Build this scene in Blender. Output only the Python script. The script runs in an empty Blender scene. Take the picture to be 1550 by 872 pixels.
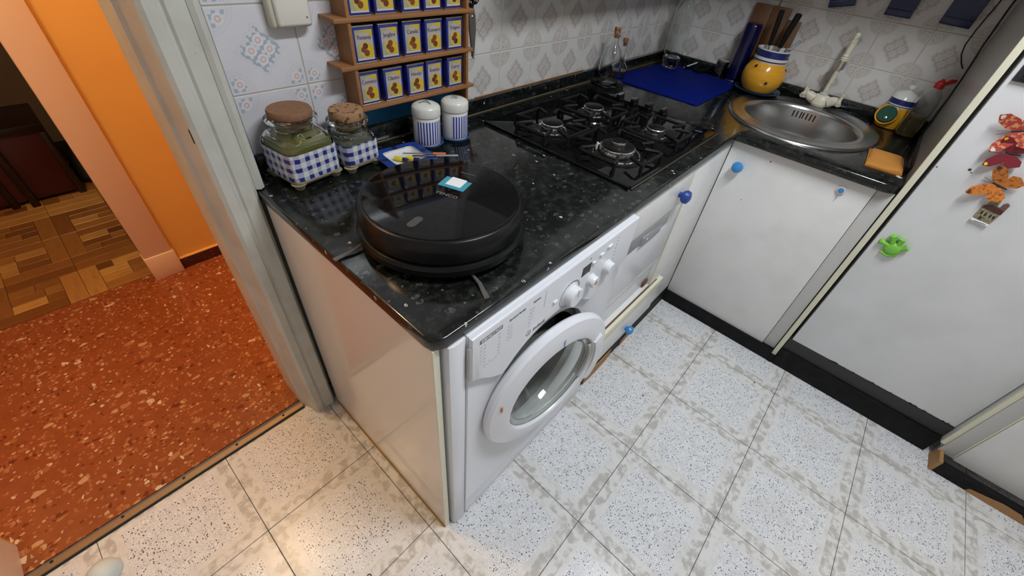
import bpy, bmesh, math, random
from mathutils import Matrix, Vector
random.seed(7)
S = bpy.context.scene
COL = S.collection
PI = math.pi

# ------------------------------------------------------------------ camera
cam_d = bpy.data.cameras.new('camera')
cam = bpy.data.objects.new('camera', cam_d)
COL.objects.link(cam)
cam_d.sensor_width = 36.0
cam_d.sensor_fit = 'HORIZONTAL'
cam_d.lens = 620.85 / 1550 * 36.0
cam_d.shift_x = -(787.742 - 775) / 1550
cam_d.shift_y = -(436 - 413.772) / 1550
cam_d.clip_start = 0.02
RIGHT = Vector((0.66415670, -0.74178364, 0.09302105))
DOWN = Vector((-0.44502995, -0.49226832, -0.74807770))
FWD = Vector((0.60070311, 0.45544366, -0.65705924))
m = Matrix.Identity(4)
for i in range(3):
    m[i][0], m[i][1], m[i][2] = RIGHT[i], -DOWN[i], -FWD[i]
m[0][3], m[1][3], m[2][3] = -0.24392, -0.33574, 1.37938
cam.matrix_world = m
S.camera = cam

# ------------------------------------------------------------------ world, lamps, exposure
S.view_settings.view_transform = 'Standard'
S.view_settings.look = 'None'
S.view_settings.exposure = 0.0
S.view_settings.gamma = 1.0
W = bpy.data.worlds.new('world')
S.world = W
W.use_nodes = True
W.node_tree.nodes['Background'].inputs[0].default_value = (0.8, 0.9, 1.0, 1)
W.node_tree.nodes['Background'].inputs[1].default_value = 0.02


def area(name, loc, sx, sy, power, color, rot=(0, 0, 0)):
    l = bpy.data.lights.new(name, 'AREA')
    l.shape = 'RECTANGLE'; l.size = sx; l.size_y = sy
    l.energy = power; l.color = color
    o = bpy.data.objects.new(name, l)
    o.location = loc; o.rotation_euler = rot
    COL.objects.link(o)
    return o


KITCHEN = area('kitchen_ceiling_light', (0.62, -0.62, 2.40), 0.75, 0.16, 28.5, (0.91, 0.95, 1.0))
HALL = bpy.data.lights.new('hall_ceiling_light', 'POINT')
HALL.energy = 40.0; HALL.color = (1.0, 0.69, 0.38); HALL.shadow_soft_size = 0.09
hl = bpy.data.objects.new('hall_ceiling_light', HALL)
hl.location = (-0.45, 1.22, 2.22)
COL.objects.link(hl)


# ------------------------------------------------------------------ shader helpers
class Q:
    """a float socket with operators"""
    def __init__(s, nt, v): s.nt = nt; s.v = v
    def _op(s, op, b=None, rev=False):
        n = s.nt.nodes.new('ShaderNodeMath'); n.operation = op
        a, c = (b, s) if rev else (s, b)
        for i, t in enumerate((a, c)):
            if t is None: continue
            t = t.v if isinstance(t, Q) else t
            if isinstance(t, (int, float)): n.inputs[i].default_value = t
            else: s.nt.links.new(t, n.inputs[i])
        return Q(s.nt, n.outputs[0])
    def __add__(s, b): return s._op('ADD', b)
    def __sub__(s, b): return s._op('SUBTRACT', b)
    def __rsub__(s, b): return s._op('SUBTRACT', b, True)
    def __mul__(s, b): return s._op('MULTIPLY', b)
    def __truediv__(s, b): return s._op('DIVIDE', b)
    def lt(s, b): return s._op('LESS_THAN', b)
    def gt(s, b): return s._op('GREATER_THAN', b)
    def abs(s): return s._op('ABSOLUTE')
    def sqrt(s): return s._op('SQRT')
    def sin(s): return s._op('SINE')
    def frac(s): return s._op('FRACT')
    def min(s, b): return s._op('MINIMUM', b)
    def max(s, b): return s._op('MAXIMUM', b)
    def ss(s, a, b):
        n = s.nt.nodes.new('ShaderNodeMapRange'); n.interpolation_type = 'SMOOTHSTEP'
        s.nt.links.new(s.v, n.inputs[0])
        n.inputs[1].default_value = a; n.inputs[2].default_value = b
        return Q(s.nt, n.outputs[0])


class Mat:
    def __init__(s, name, color=(.8, .8, .8), rough=.5, metal=0., **kw):
        s.m = bpy.data.materials.new(name); s.m.use_nodes = True
        s.nt = s.m.node_tree
        s.b = s.nt.nodes['Principled BSDF']
        s.col(color); s.set('Roughness', rough); s.set('Metallic', metal)
        for k, v in kw.items(): s.set(k.replace('_', ' '), v)
    def set(s, k, v):
        if isinstance(v, Q): s.nt.links.new(v.v, s.b.inputs[k])
        elif hasattr(v, 'node'): s.nt.links.new(v, s.b.inputs[k])
        else: s.b.inputs[k].default_value = v
    def col(s, c):
        if isinstance(c, tuple): s.b.inputs['Base Color'].default_value = (*c, 1)
        else: s.nt.links.new(c, s.b.inputs['Base Color'])
    def obj(s):
        n = s.nt.nodes.new('ShaderNodeTexCoord'); return n.outputs['Object']
    def pos(s):
        n = s.nt.nodes.new('ShaderNodeNewGeometry'); return n.outputs['Position']
    def xyz(s, v):
        n = s.nt.nodes.new('ShaderNodeSeparateXYZ'); s.nt.links.new(v, n.inputs[0])
        return [Q(s.nt, n.outputs[i]) for i in range(3)]
    def scaled(s, v, sc):
        n = s.nt.nodes.new('ShaderNodeMapping'); s.nt.links.new(v, n.inputs[0])
        n.inputs['Scale'].default_value = sc; return n.outputs[0]
    def noise(s, v, scale, detail=3, rough=.5, dist=0):
        n = s.nt.nodes.new('ShaderNodeTexNoise'); s.nt.links.new(v, n.inputs['Vector'])
        n.inputs['Scale'].default_value = scale; n.inputs['Detail'].default_value = detail
        n.inputs['Roughness'].default_value = rough; n.inputs['Distortion'].default_value = dist
        return Q(s.nt, n.outputs['Fac'])
    def voro(s, v, scale, feature='F1', rnd=1.0):
        n = s.nt.nodes.new('ShaderNodeTexVoronoi'); n.feature = feature
        s.nt.links.new(v, n.inputs['Vector']); n.inputs['Scale'].default_value = scale
        n.inputs['Randomness'].default_value = rnd
        d = Q(s.nt, n.outputs['Distance'])
        if feature == 'DISTANCE_TO_EDGE': return d, None, None
        sep = s.nt.nodes.new('ShaderNodeSeparateColor'); s.nt.links.new(n.outputs['Color'], sep.inputs[0])
        return d, Q(s.nt, sep.outputs[0]), Q(s.nt, sep.outputs[1])
    def rand(s):
        n = s.nt.nodes.new('ShaderNodeObjectInfo'); return Q(s.nt, n.outputs['Random'])
    def mix(s, f, a, b):
        n = s.nt.nodes.new('ShaderNodeMix'); n.data_type = 'RGBA'
        if isinstance(f, Q): s.nt.links.new(f.v, n.inputs[0])
        else: n.inputs[0].default_value = f
        for i, c in ((6, a), (7, b)):
            if isinstance(c, tuple): n.inputs[i].default_value = (*c, 1)
            else: s.nt.links.new(c, n.inputs[i])
        return n.outputs[2]
    def ramp(s, f, stops, const=False):
        n = s.nt.nodes.new('ShaderNodeValToRGB'); s.nt.links.new(f.v, n.inputs[0])
        cr = n.color_ramp
        if const: cr.interpolation = 'CONSTANT'
        while len(cr.elements) < len(stops): cr.elements.new(0.5)
        for e, (p, c) in zip(cr.elements, stops): e.position = p; e.color = (*c, 1)
        return n.outputs[0]
    def bump(s, h, strength=.2, dist=.002):
        n = s.nt.nodes.new('ShaderNodeBump'); n.inputs['Strength'].default_value = strength
        n.inputs['Distance'].default_value = dist
        s.nt.links.new(h.v, n.inputs['Height']); s.nt.links.new(n.outputs[0], s.b.inputs['Normal'])


# ------------------------------------------------------------------ mesh helpers
def mesh_of(bm, name, smooth=35):
    bmesh.ops.recalc_face_normals(bm, faces=bm.faces)
    me = bpy.data.meshes.new(name); bm.to_mesh(me); bm.free()
    if smooth:
        me.shade_smooth(); me.set_sharp_from_angle(angle=math.radians(smooth))
    return me


def link(name, me, mat, parent=None, loc=(0, 0, 0), rot=(0, 0, 0)):
    o = bpy.data.objects.new(name, me)
    if mat is not None and not me.materials: me.materials.append(mat.m)
    o.location = loc; o.rotation_euler = rot
    COL.objects.link(o)
    if parent is not None: o.parent = parent
    return o


def part(name, bm, mat, parent=None, loc=(0, 0, 0), rot=(0, 0, 0), smooth=35, label=None, kind=None):
    o = link(name, mesh_of(bm, name, smooth), mat, parent, loc, rot)
    if label: o['label'] = label
    if kind: o['kind'] = kind
    return o


def tag(o, label, cat, group=None):
    o['label'] = label; o['category'] = cat
    if group: o['group'] = group
    return o


def thing(name, label, cat, loc=(0, 0, 0), rot=(0, 0, 0), group=None):
    o = bpy.data.objects.new(name, None); o.empty_display_size = .05
    o.location = loc; o.rotation_euler = rot
    COL.objects.link(o)
    return tag(o, label, cat, group)


def struct(name, bm, mat, parent=None, loc=(0, 0, 0), smooth=35):
    o = part(name, bm, mat, parent, loc, smooth=smooth)
    o['kind'] = 'structure'
    return o


def structure_root(name, loc=(0, 0, 0)):
    o = bpy.data.objects.new(name, None); o.location = loc; COL.objects.link(o); o['kind'] = 'structure'
    return o


def copy_of(o, name=None, parent=None, loc=None, rot=None):
    c = o.copy(); COL.objects.link(c)
    if name: c.name = name
    if parent is not None: c.parent = parent
    if loc is not None: c.location = loc
    if rot is not None: c.rotation_euler = rot
    return c


def B(x0, x1, y0, y1, z0, z1, bev=0., seg=2, bm=None):
    bm = bm or bmesh.new()
    r = bmesh.ops.create_cube(bm, size=1.0)
    for v in r['verts']:
        v.co = Vector((x0 + (v.co.x + .5) * (x1 - x0), y0 + (v.co.y + .5) * (y1 - y0), z0 + (v.co.z + .5) * (z1 - z0)))
    if bev > 0:
        es = list({e for v in r['verts'] for e in v.link_edges})
        bmesh.ops.bevel(bm, geom=es, offset=bev, segments=seg, affect='EDGES', profile=.5, clamp_overlap=True)
    return bm


def loft(rings, cap0=True, cap1=True, bm=None, closed=True):
    bm = bm or bmesh.new()
    R = [[bm.verts.new(p) for p in r] for r in rings]
    n = len(R[0])
    for a, b in zip(R, R[1:]):
        for i in range(n if closed else n - 1):
            j = (i + 1) % n
            bm.faces.new((a[i], a[j], b[j], b[i]))
    if cap0: bm.faces.new(R[0])
    if cap1: bm.faces.new(R[-1])
    return bm


def ell(cx, cy, rx, ry, z, n=48, pw=2.0, rot=0.):
    out = []
    for i in range(n):
        t = 2 * PI * i / n
        c, s = math.cos(t), math.sin(t)
        k = (abs(c) ** pw + abs(s) ** pw) ** (-1 / pw)
        x, y = rx * c * k, ry * s * k
        if rot: x, y = x * math.cos(rot) - y * math.sin(rot), x * math.sin(rot) + y * math.cos(rot)
        out.append((cx + x, cy + y, z))
    return out


def lathe(prof, n=40, cap0=True, cap1=True, bm=None, cx=0, cy=0):
    return loft([ell(cx, cy, max(r, 1e-4), max(r, 1e-4), z, n) for r, z in prof], cap0, cap1, bm)


def shell(prof, n=40):
    """closed lathe of a ring profile"""
    bm = bmesh.new()
    R = [[bm.verts.new(p) for p in ell(0, 0, r, r, z, n)] for r, z in prof]
    for a, b in zip(R, R[1:] + R[:1]):
        for i in range(n):
            j = (i + 1) % n
            bm.faces.new((a[i], a[j], b[j], b[i]))
    return bm


def tube(pts, r, n=10, bm=None, cap=True):
    pts = [Vector(p) for p in pts]
    rs = r if isinstance(r, (list, tuple)) else [r] * len(pts)
    t0 = (pts[1] - pts[0]).normalized()
    u = t0.orthogonal().normalized()
    rings = []
    for i, p in enumerate(pts):
        t = (pts[min(i + 1, len(pts) - 1)] - pts[max(i - 1, 0)]).normalized()
        u = (u - t * u.dot(t)).normalized(); w = t.cross(u)
        rings.append([tuple(p + (u * math.cos(2 * PI * k / n) + w * math.sin(2 * PI * k / n)) * rs[i]) for k in range(n)])
    return loft(rings, cap, cap, bm)


def prism(poly, z0, z1, bev=0., bm=None, seg=2):
    """poly in xy, extruded in z"""
    bm = bm or bmesh.new()
    a = [bm.verts.new((x, y, z0)) for x, y in poly]; b = [bm.verts.new((x, y, z1)) for x, y in poly]
    n = len(poly); fs = [bm.faces.new(a), bm.faces.new(b)]
    for i in range(n): fs.append(bm.faces.new((a[i], a[(i + 1) % n], b[(i + 1) % n], b[i])))
    if bev > 0:
        es = [e for f in fs[:2] for e in f.edges]
        bmesh.ops.bevel(bm, geom=es, offset=bev, segments=seg, affect='EDGES', profile=.5, clamp_overlap=True)
    return bm


def prism_y(poly, y0, y1, bev=0., seg=2):
    """poly in xz, extruded along y"""
    bm = prism(poly, y0, y1, bev, seg=seg)
    for v in bm.verts: v.co = Vector((v.co.x, v.co.z, v.co.y))
    return bm


def curve_fill(loops, depth, bev, name):
    """filled planar outline with holes, extruded +-depth about z=0"""
    cd = bpy.data.curves.new(name, 'CURVE'); cd.dimensions = '2D'; cd.fill_mode = 'BOTH'
    cd.extrude = depth; cd.bevel_depth = bev; cd.bevel_resolution = 2; cd.offset = -bev
    for L in loops:
        sp = cd.splines.new('POLY'); sp.points.add(len(L) - 1); sp.use_cyclic_u = True
        for p, q in zip(sp.points, L): p.co = (q[0], q[1], 0, 1)
    o = bpy.data.objects.new(name, cd); COL.objects.link(o)
    dg = bpy.context.evaluated_depsgraph_get()
    me = bpy.data.meshes.new_from_object(o.evaluated_get(dg))
    bpy.data.objects.remove(o); bpy.data.curves.remove(cd)
    bm = bmesh.new(); bm.from_mesh(me); bpy.data.meshes.remove(me)
    bmesh.ops.remove_doubles(bm, verts=bm.verts, dist=1e-5)
    return bm


def text(name, body, size, mat, parent, loc, rot, depth=.0003, align='CENTER', sx=1.0, label=None):
    cd = bpy.data.curves.new(name, 'FONT'); cd.body = body; cd.size = size; cd.extrude = depth
    cd.align_x = align; cd.align_y = 'CENTER'; cd.resolution_u = 2
    o = bpy.data.objects.new(name, cd); COL.objects.link(o)
    dg = bpy.context.evaluated_depsgraph_get()
    me = bpy.data.meshes.new_from_object(o.evaluated_get(dg))
    bpy.data.objects.remove(o); bpy.data.curves.remove(cd)
    if sx != 1.0:
        for v in me.vertices: v.co.x *= sx
    me.materials.clear()
    t = link(name, me, mat, parent, loc, rot)
    if label: t['label'] = label
    return t


def rounded(poly, radii, n=6):
    """round polygon corners"""
    out = []
    k = len(poly)
    for i in range(k):
        p = Vector(poly[i]); a = Vector(poly[i - 1]); b = Vector(poly[(i + 1) % k]); r = radii[i] if isinstance(radii, (list, tuple)) else radii
        if r <= 0: out.append(tuple(p)); continue
        u = (a - p).normalized(); w = (b - p).normalized()
        ang = u.angle(w); d = r / math.tan(ang / 2)
        s, e = p + u * d, p + w * d
        c = p + (u + w).normalized() * (r / math.sin(ang / 2))
        a0 = math.atan2(s.y - c.y, s.x - c.x); a1 = math.atan2(e.y - c.y, e.x - c.x)
        da = (a1 - a0 + PI) % (2 * PI) - PI
        for j in range(n + 1):
            t = a0 + da * j / n
            out.append((c.x + r * math.cos(t), c.y + r * math.sin(t)))
    return out


def ball(cx, cy, cz, rx, ry, rz, n=16, bm=None):
    bm = bm or bmesh.new()
    r = bmesh.ops.create_uvsphere(bm, u_segments=n, v_segments=max(6, n // 2), radius=1)
    for v in r['verts']: v.co = Vector((cx + v.co.x * rx, cy + v.co.y * ry, cz + v.co.z * rz))
    return bm


# ------------------------------------------------------------------ materials
white_lam = Mat('white_laminate', (.80, .80, .78), .32)
mm = white_lam; n_ = mm.noise(mm.pos(), 9, 4); mm.col(mm.mix(n_.ss(.35, .8), (.81, .81, .79), (.74, .74, .72)))
panel_lam = Mat('end_panel_laminate', (.72, .69, .65), .12)
grey_lam = Mat('grey_laminate', (.55, .55, .53), .35)
tall_lam = Mat('tall_panel_laminate', (.46, .45, .42), .22)
cream_edge = Mat('cream_edging', (.78, .76, .58), .45)
appl_white = Mat('appliance_white', (.76, .775, .81), .28)
appl_white2 = Mat('appliance_white_satin', (.75, .765, .80), .25)
fridge_white = Mat('fridge_white', (.76, .77, .78), .38)
mm = fridge_white; n_ = mm.noise(mm.pos(), 5, 4); mm.col(mm.mix(n_.ss(.35, .75), (.78, .79, .80), (.70, .715, .71)))
grey_metal = Mat('handle_strip_grey', (.42, .43, .45), .35, .6)
black_plinth = Mat('black_plinth_paint', (.012, .012, .013), .6, Specular_IOR_Level=.18)
mm = black_plinth; n_ = mm.noise(mm.pos(), 30, 4); mm.col(mm.mix(n_.ss(.4, .8), (.006, .006, .007), (.014, .0135, .0135)))
ledge_grey = Mat('dark_grey_finish', (.028, .027, .027), .6)  # dark grey, a step lighter than the black plinth
raw_wood = Mat('bare_chipped_wood', (.36, .19, .07), .7)
mm = raw_wood; n_ = mm.noise(mm.scaled(mm.pos(), (20, 20, 160)), 2, 4); mm.col(mm.mix(n_, (.26, .13, .045), (.48, .27, .11)))
rust = Mat('rusty_edge', (.16, .07, .03), .8)
blue_knob = Mat('blue_plastic', (.05, .27, .62), .3)
blue_knob2 = Mat('dark_blue_plastic', (.015, .06, .30), .3)
dark_gap = Mat('dark_gap', (.01, .01, .01), .8)
grey_text = Mat('grey_print', (.16, .17, .19), .6)
pale_text = Mat('pale_print', (.42, .43, .46), .6)
black_gloss = Mat('black_gloss', (.004, .004, .0045), .06, Specular_IOR_Level=.28)
black_satin = Mat('black_satin', (.006, .006, .0065), .30, Specular_IOR_Level=.25)
black_matt = Mat('black_matt', (.012, .012, .012), .6)
cast_iron = Mat('black_cast_iron', (.006, .006, .006), .5, Specular_IOR_Level=.25)
chrome = Mat('chrome', (.85, .85, .84), .14, 1.0)
brushed = Mat('brushed_steel', (.50, .50, .49), .27, 1.0)
burner_al = Mat('burner_aluminium', (.62, .61, .60), .25, 1.0)
mm = burner_al
x_, y_, z_ = mm.xyz(mm.obj())
n_ = mm.noise(mm.obj(), 120, 3); mm.col(mm.mix(n_.ss(.45, .7), (.80, .80, .80), (.26, .19, .15)))
brass = Mat('brass_trim', (.40, .27, .10), .4, .7)
sealant_m = Mat('yellowed_sealant', (.13, .095, .045), .6)
dull_trim = Mat('dull_trim', (.10, .09, .06), .45, .6)
glass = Mat('clear_glass', (.97, .98, .97), .0, Transmission_Weight=1.0, IOR=1.45)
green_glass = Mat('greenish_glass', (.93, .97, .93), .0, Transmission_Weight=1.0, IOR=1.45)
pet = Mat('clear_plastic', (.93, .95, .95), .04, Transmission_Weight=1.0, IOR=1.22)
water = Mat('water', (.90, .94, .95), .0, Transmission_Weight=1.0, IOR=1.33)
door_glass = Mat('door_glass', (.86, .90, .86), .03, Transmission_Weight=.92, IOR=1.45)
teal_sticker = Mat('teal_sticker', (.05, .30, .40), .4)
paper_white = Mat('paper_white', (.80, .82, .82), .6)
cream_plastic = Mat('aged_cream_plastic', (.66, .62, .48), .4)
mm = cream_plastic; n_ = mm.noise(mm.obj(), 60, 4); mm.col(mm.mix(n_.ss(.5, .75), (.70, .66, .52), (.52, .44, .28)))
switch_mat = Mat('ivory_switch', (.72, .69, .61), .35)
switch_dirty = Mat('aged_switch_base', (.60, .56, .44), .5)
frame_paint = Mat('grey_white_frame_paint', (.62, .62, .56), .35)
mm = frame_paint; n_ = mm.noise(mm.pos(), 14, 5); n2 = mm.noise(mm.pos(), 130, 2)
mm.col(mm.mix(n2.gt(.80), mm.mix(n_.ss(.35, .8), (.60, .60, .54), (.52, .51, .45)), (.26, .23, .18)))
peach_paint = Mat('peach_door_paint', (.84, .66, .50), .4)
orange_paint = Mat('orange_wall_paint', (.82, .46, .10), .7)
mm = orange_paint; n_ = mm.noise(mm.pos(), 6, 5); mm.col(mm.mix(n_, (.86, .53, .14), (.80, .47, .12)))
mm.bump(mm.noise(mm.pos(), 90, 3), .15, .002)
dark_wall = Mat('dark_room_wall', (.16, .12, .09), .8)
plain_wall = Mat('plain_white_wall', (.66, .66, .65), .7)
ceil_mat = Mat('ceiling_white', (.80, .80, .80), .8)
grout = Mat('grout', (.50, .45, .36), .8)
grout_floor = Mat('floor_grout', (.16, .15, .14), .8)
strip_metal = Mat('threshold_brass', (.34, .27, .19), .38, .8)
cork = Mat('cork', (.33, .18, .09), .85)
mm = cork; n_ = mm.noise(mm.obj(), 150, 4); d_, r_, _ = mm.voro(mm.obj(), 160)
mm.col(mm.mix(r_.gt(.8), mm.mix(n_, (.28, .145, .07), (.46, .27, .13)), (.14, .06, .03)))
mm.bump(n_, .3, .002)
cork_dark = Mat('aged_cork_lid', (.22, .10, .05), .85)
mm = cork_dark; n_ = mm.noise(mm.obj(), 120, 4); mm.col(mm.mix(n_, (.17, .075, .035), (.31, .16, .08)))
mm.bump(n_, .3, .002)
ceramic_w = Mat('white_ceramic', (.70, .69, .64), .18)
blue_glaze = Mat('blue_glaze', (.02, .055, .25), .2)
neck_blue = Mat('navy_neck_glaze', (.018, .030, .145), .2)
plate_blue = Mat('dark_slate_glaze', (.014, .036, .085), .2)
nickel = Mat('satin_nickel', (.82, .80, .76), .34, 1.0)
plaque_blue = Mat('navy_plaque_glaze', (.010, .024, .095), .25)
saucer_blue = Mat('slate_blue_glaze', (.03, .09, .22), .25)
mat_blue = Mat('blue_drying_mat', (.0015, .010, .15), .7, Specular_IOR_Level=.08)
cyl_blue = Mat('blue_enamel', (.0015, .002, .036), .18)
wood_rack = Mat('rack_wood', (.40, .18, .06), .5)
mm = wood_rack; n_ = mm.noise(mm.scaled(mm.pos(), (3, 30, 30)), 3, 5, dist=.6)
mm.col(mm.mix(n_, (.23, .095, .030), (.40, .185, .068)))
board_wood = Mat('chopping_board_wood', (.22, .09, .03), .5)
mm = board_wood; n_ = mm.noise(mm.scaled(mm.pos(), (20, 20, 3)), 3, 5, dist=.4)
mm.col(mm.mix(n_, (.105, .042, .013), (.19, .085, .03)))
rack_blue = Mat('blue_board', (.01, .15, .33), .4)
tin_blue = Mat('tin_blue', (.022, .03, .22), .25)
tin_metal = Mat('tin_edge', (.62, .58, .48), .3, 1.0)
label_ink = Mat('tin_label_ink', (.10, .025, .03), .6)
olive = Mat('olive_pickle', (.26, .21, .02), .35)
oil = Mat('pickle_brine', (.40, .36, .11), .2, Transmission_Weight=.35, IOR=1.36)
herb = Mat('dried_herb', (.20, .20, .12), .8)
foot_clay = Mat('jar_foot_glass', (.36, .32, .20), .25)
yellow_glaze = Mat('yellow_glaze', (.75, .36, .025), .18)
mm = yellow_glaze; n_ = mm.noise(mm.scaled(mm.obj(), (4, 4, 30)), 3, 3); mm.col(mm.mix(n_, (.66, .29, .018), (.82, .42, .035)))
cloth_or = Mat('orange_cloth', (.52, .225, .05), .9, Specular_IOR_Level=.1)
mm = cloth_or; mm.bump(mm.noise(mm.pos(), 600, 2), .4, .001)
green_sponge = Mat('green_scourer', (.01, .07, .045), .8)
red_plastic = Mat('red_plastic', (.50, .015, .02), .35)
green_rubber = Mat('green_rubber', (.20, .55, .06), .45)
steel_blade = Mat('steel_blade', (.45, .45, .46), .3, 1.0)
yellow_pl = Mat('yellow_plastic', (.80, .66, .02), .4)
navy_pl = Mat('navy_plastic', (.01, .015, .08), .4)
orange_pl = Mat('orange_plastic', (.62, .18, .05), .4)
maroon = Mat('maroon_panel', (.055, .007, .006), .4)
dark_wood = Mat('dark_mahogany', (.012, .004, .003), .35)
bristle = Mat('grey_bristle', (.09, .09, .09), .7)
smoke = Mat('smoke_sensor', (.05, .05, .05), .3)
brown_speck = Mat('brown_speck', (.06, .035, .02), .7)

# granite
granite = Mat('black_granite', (.01, .012, .011), .12)
mm = granite; P_ = mm.pos()
base = mm.mix(mm.noise(P_, 55, 5, .7).ss(.42, .72), (.0045, .0055, .005), (.024, .029, .026))
d1, r1, g1 = mm.voro(mm.scaled(P_, (1, 1.5, 1)), 42)
base = mm.mix(d1.lt(.36) * r1.gt(.80) * mm.noise(P_, 160, 2).ss(.35, .65) * .55, base, (.10, .115, .105))
d2, r2, g2 = mm.voro(mm.scaled(P_, (1.4, 1, 1)), 62)
base = mm.mix(d2.lt(.27) * r2.gt(.97) * mm.noise(P_, 300, 2).ss(.40, .55), base, (.50, .60, .62))
d3, r3, g3 = mm.voro(P_, 130)
base = mm.mix(d3.lt(.3) * r3.gt(.95), base, (.07, .08, .078))
mm.col(base)
granite_edge = Mat('granite_edge', (.02, .021, .022), .3)

# kitchen floor tile (object coordinates, tile is FT wide)
FT = .3177
floor_tile = Mat('speckled_floor_tile', (.8, .8, .8), .25, Specular_IOR_Level=.35)
mm = floor_tile; O_ = mm.obj(); P_ = mm.pos()
x_, y_, z_ = mm.xyz(O_)
mx_ = (x_ / (FT / 2)).abs().max((y_ / (FT / 2)).abs()) + (mm.noise(P_, 50, 4) - .5) * .05
d1, r1, g1 = mm.voro(P_, 165)
d2, r2, g2 = mm.voro(mm.scaled(P_, (1.13, .9, 1)), 330)
d3, r3, g3 = mm.voro(mm.scaled(P_, (.9, 1.1, 1)), 120)
inner = mm.mix(mm.noise(P_, 40, 3).ss(.3, .7), (.70, .71, .725), (.78, .785, .79))
inner = mm.mix(d2.lt(.36) * r2.gt(.42), inner, (.40, .41, .44))
inner = mm.mix(d3.lt(.30) * r3.gt(.74), inner, (.86, .87, .88))
inner = mm.mix(d1.lt(.31) * r1.gt(.60), inner, (.07, .072, .085))
band = mm.mix(mm.noise(P_, 34, 5, .6, .3).ss(.42, .60), (.735, .73, .71), (.50, .485, .455))
rim = mm.mix(mm.noise(P_, 30, 4).ss(.35, .7), (.75, .75, .74), (.66, .65, .62))
c_ = mm.mix(mx_.ss(.69, .75), inner, rim)
c_ = mm.mix(mx_.ss(.790, .810), c_, band)
c_ = mm.mix(mm.noise(P_, 5, 4).ss(.55, .85) * .35, c_, (.52, .50, .46))
cn_ = (x_ / (FT / 2)).abs().min((y_ / (FT / 2)).abs())
c_ = mm.mix(cn_.ss(.86, .97) * mm.noise(P_, 9, 3).ss(.48, .62) * mm.noise(P_, 80, 2).ss(.35, .6) * .8, c_, (.30, .28, .25))
mm.col(c_)
mm.bump(d1, .05, .0005)

# red terrazzo of the hall
terrazzo = Mat('red_terrazzo', (.4, .1, .03), .20)
mm = terrazzo; P_ = mm.pos()
c_ = mm.mix(mm.noise(P_, 22, 5, .6), (.21, .052, .017), (.38, .118, .040))
for sc, keep, st, edge in ((34, .84, (1.0, 1.5, 1), .10), (62, .80, (1.5, 1.0, 1), .08), (105, .74, (1.0, 1.3, 1), .06)):
    pv = mm.scaled(P_, st)
    ds, rs, gs = mm.voro(pv, sc)
    de, _, _ = mm.voro(pv, sc, 'DISTANCE_TO_EDGE')
    chip = mm.ramp(gs, [(0, (.17, .042, .017)), (.16, (.30, .085, .032)), (.36, (.40, .14, .05)), (.62, (.46, .20, .085)), (.84, (.56, .34, .17)), (.95, (.68, .54, .36))], True)
    c_ = mm.mix(de.ss(edge, edge + .05) * rs.gt(keep) * ds.lt(.62), c_, chip)
mm.col(c_)

base_terr = Mat('dark_red_skirting', (.11, .022, .012), .3)
mm = base_terr; ds, rs, gs = mm.voro(mm.pos(), 60)
mm.col(mm.mix(ds.lt(.3) * rs.gt(.6), (.075, .016, .010), (.17, .05, .028)))

parquet = Mat('parquet_block', (.3, .14, .05), .28)
mm = parquet; n_ = mm.noise(mm.scaled(mm.obj(), (5, 30, 20)), 2, 3, dist=.4)
rr = mm.rand()
c_ = mm.ramp(rr, [(0, (.18, .065, .02)), (.25, (.32, .14, .04)), (.7, (.44, .21, .06)), (.92, (.66, .38, .12))])
mm.col(mm.mix(n_.ss(.4, .9) * .5, c_, (.14, .05, .015)))

# wall tile print (object coordinates, tile is WT wide, faces -y, x right, z up)
WT = .1623


def wall_tile_mat(name, blue, flower, ground, line, strength, fill):
    mt = Mat(name, ground, .12)
    O = mt.obj(); x, y, z = mt.xyz(O)
    u = (x / (WT / 2)).abs(); v = (z / (WT / 2)).abs()
    nz = mt.noise(O, 42, 3)
    def dist(a, b): return ((u - a) * (u - a) + (v - b) * (v - b)).sqrt()
    c = mt.mix(mt.noise(mt.pos(), 12, 3).ss(.3, .8), ground, tuple(g * .95 for g in ground))
    # centre lozenge
    d = u + v
    wob = ((u - v) * 16.0).sin() * .035
    dd = d + wob
    c = mt.mix(dd.gt(.60) * dd.lt(.645) * (strength * .45), c, line)
    c = mt.mix(dd.ss(.62, .54) * fill, c, line)
    leaves = dd.lt(.54) * ((x * 380).sin() * (z * 380).sin() + (nz - .5) * 2.2).gt(-.12)
    c = mt.mix(leaves * strength, c, blue)
    for a, b in ((.225, 0), (0, .225)):
        r = dist(a, b)
        c = mt.mix(r.lt(.135) * (1.0 - fill), c, tuple(min(1, g * 1.08) for g in ground))
        c = mt.mix(r.gt(.035) * r.lt(.08) * strength, c, flower)
    # corner rosettes
    p = 1.0 - u; q = 1.0 - v
    rc = (p * p + q * q).sqrt()
    c = mt.mix(rc.gt(.60) * rc.lt(.635) * (strength * .4), c, line)
    c = mt.mix(rc.lt(.60) * p.gt(.06) * q.gt(.06) * (fill * .8), c, line)
    c = mt.mix(rc.gt(.50) * rc.lt(.53) * (strength * .4), c, line)
    lv = rc.lt(.46) * p.gt(.08) * q.gt(.08) * ((x * 420).sin() * (z * 420).sin() + (nz - .5) * 2.0).gt(-.1)
    c = mt.mix(lv * (strength * .9), c, blue)
    r = dist(.74, .74)
    c = mt.mix(r.lt(.125) * (1.0 - fill), c, tuple(min(1, g * 1.08) for g in ground))
    c = mt.mix(r.gt(.03) * r.lt(.08) * strength, c, flower)
    mt.col(c)
    return mt


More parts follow.
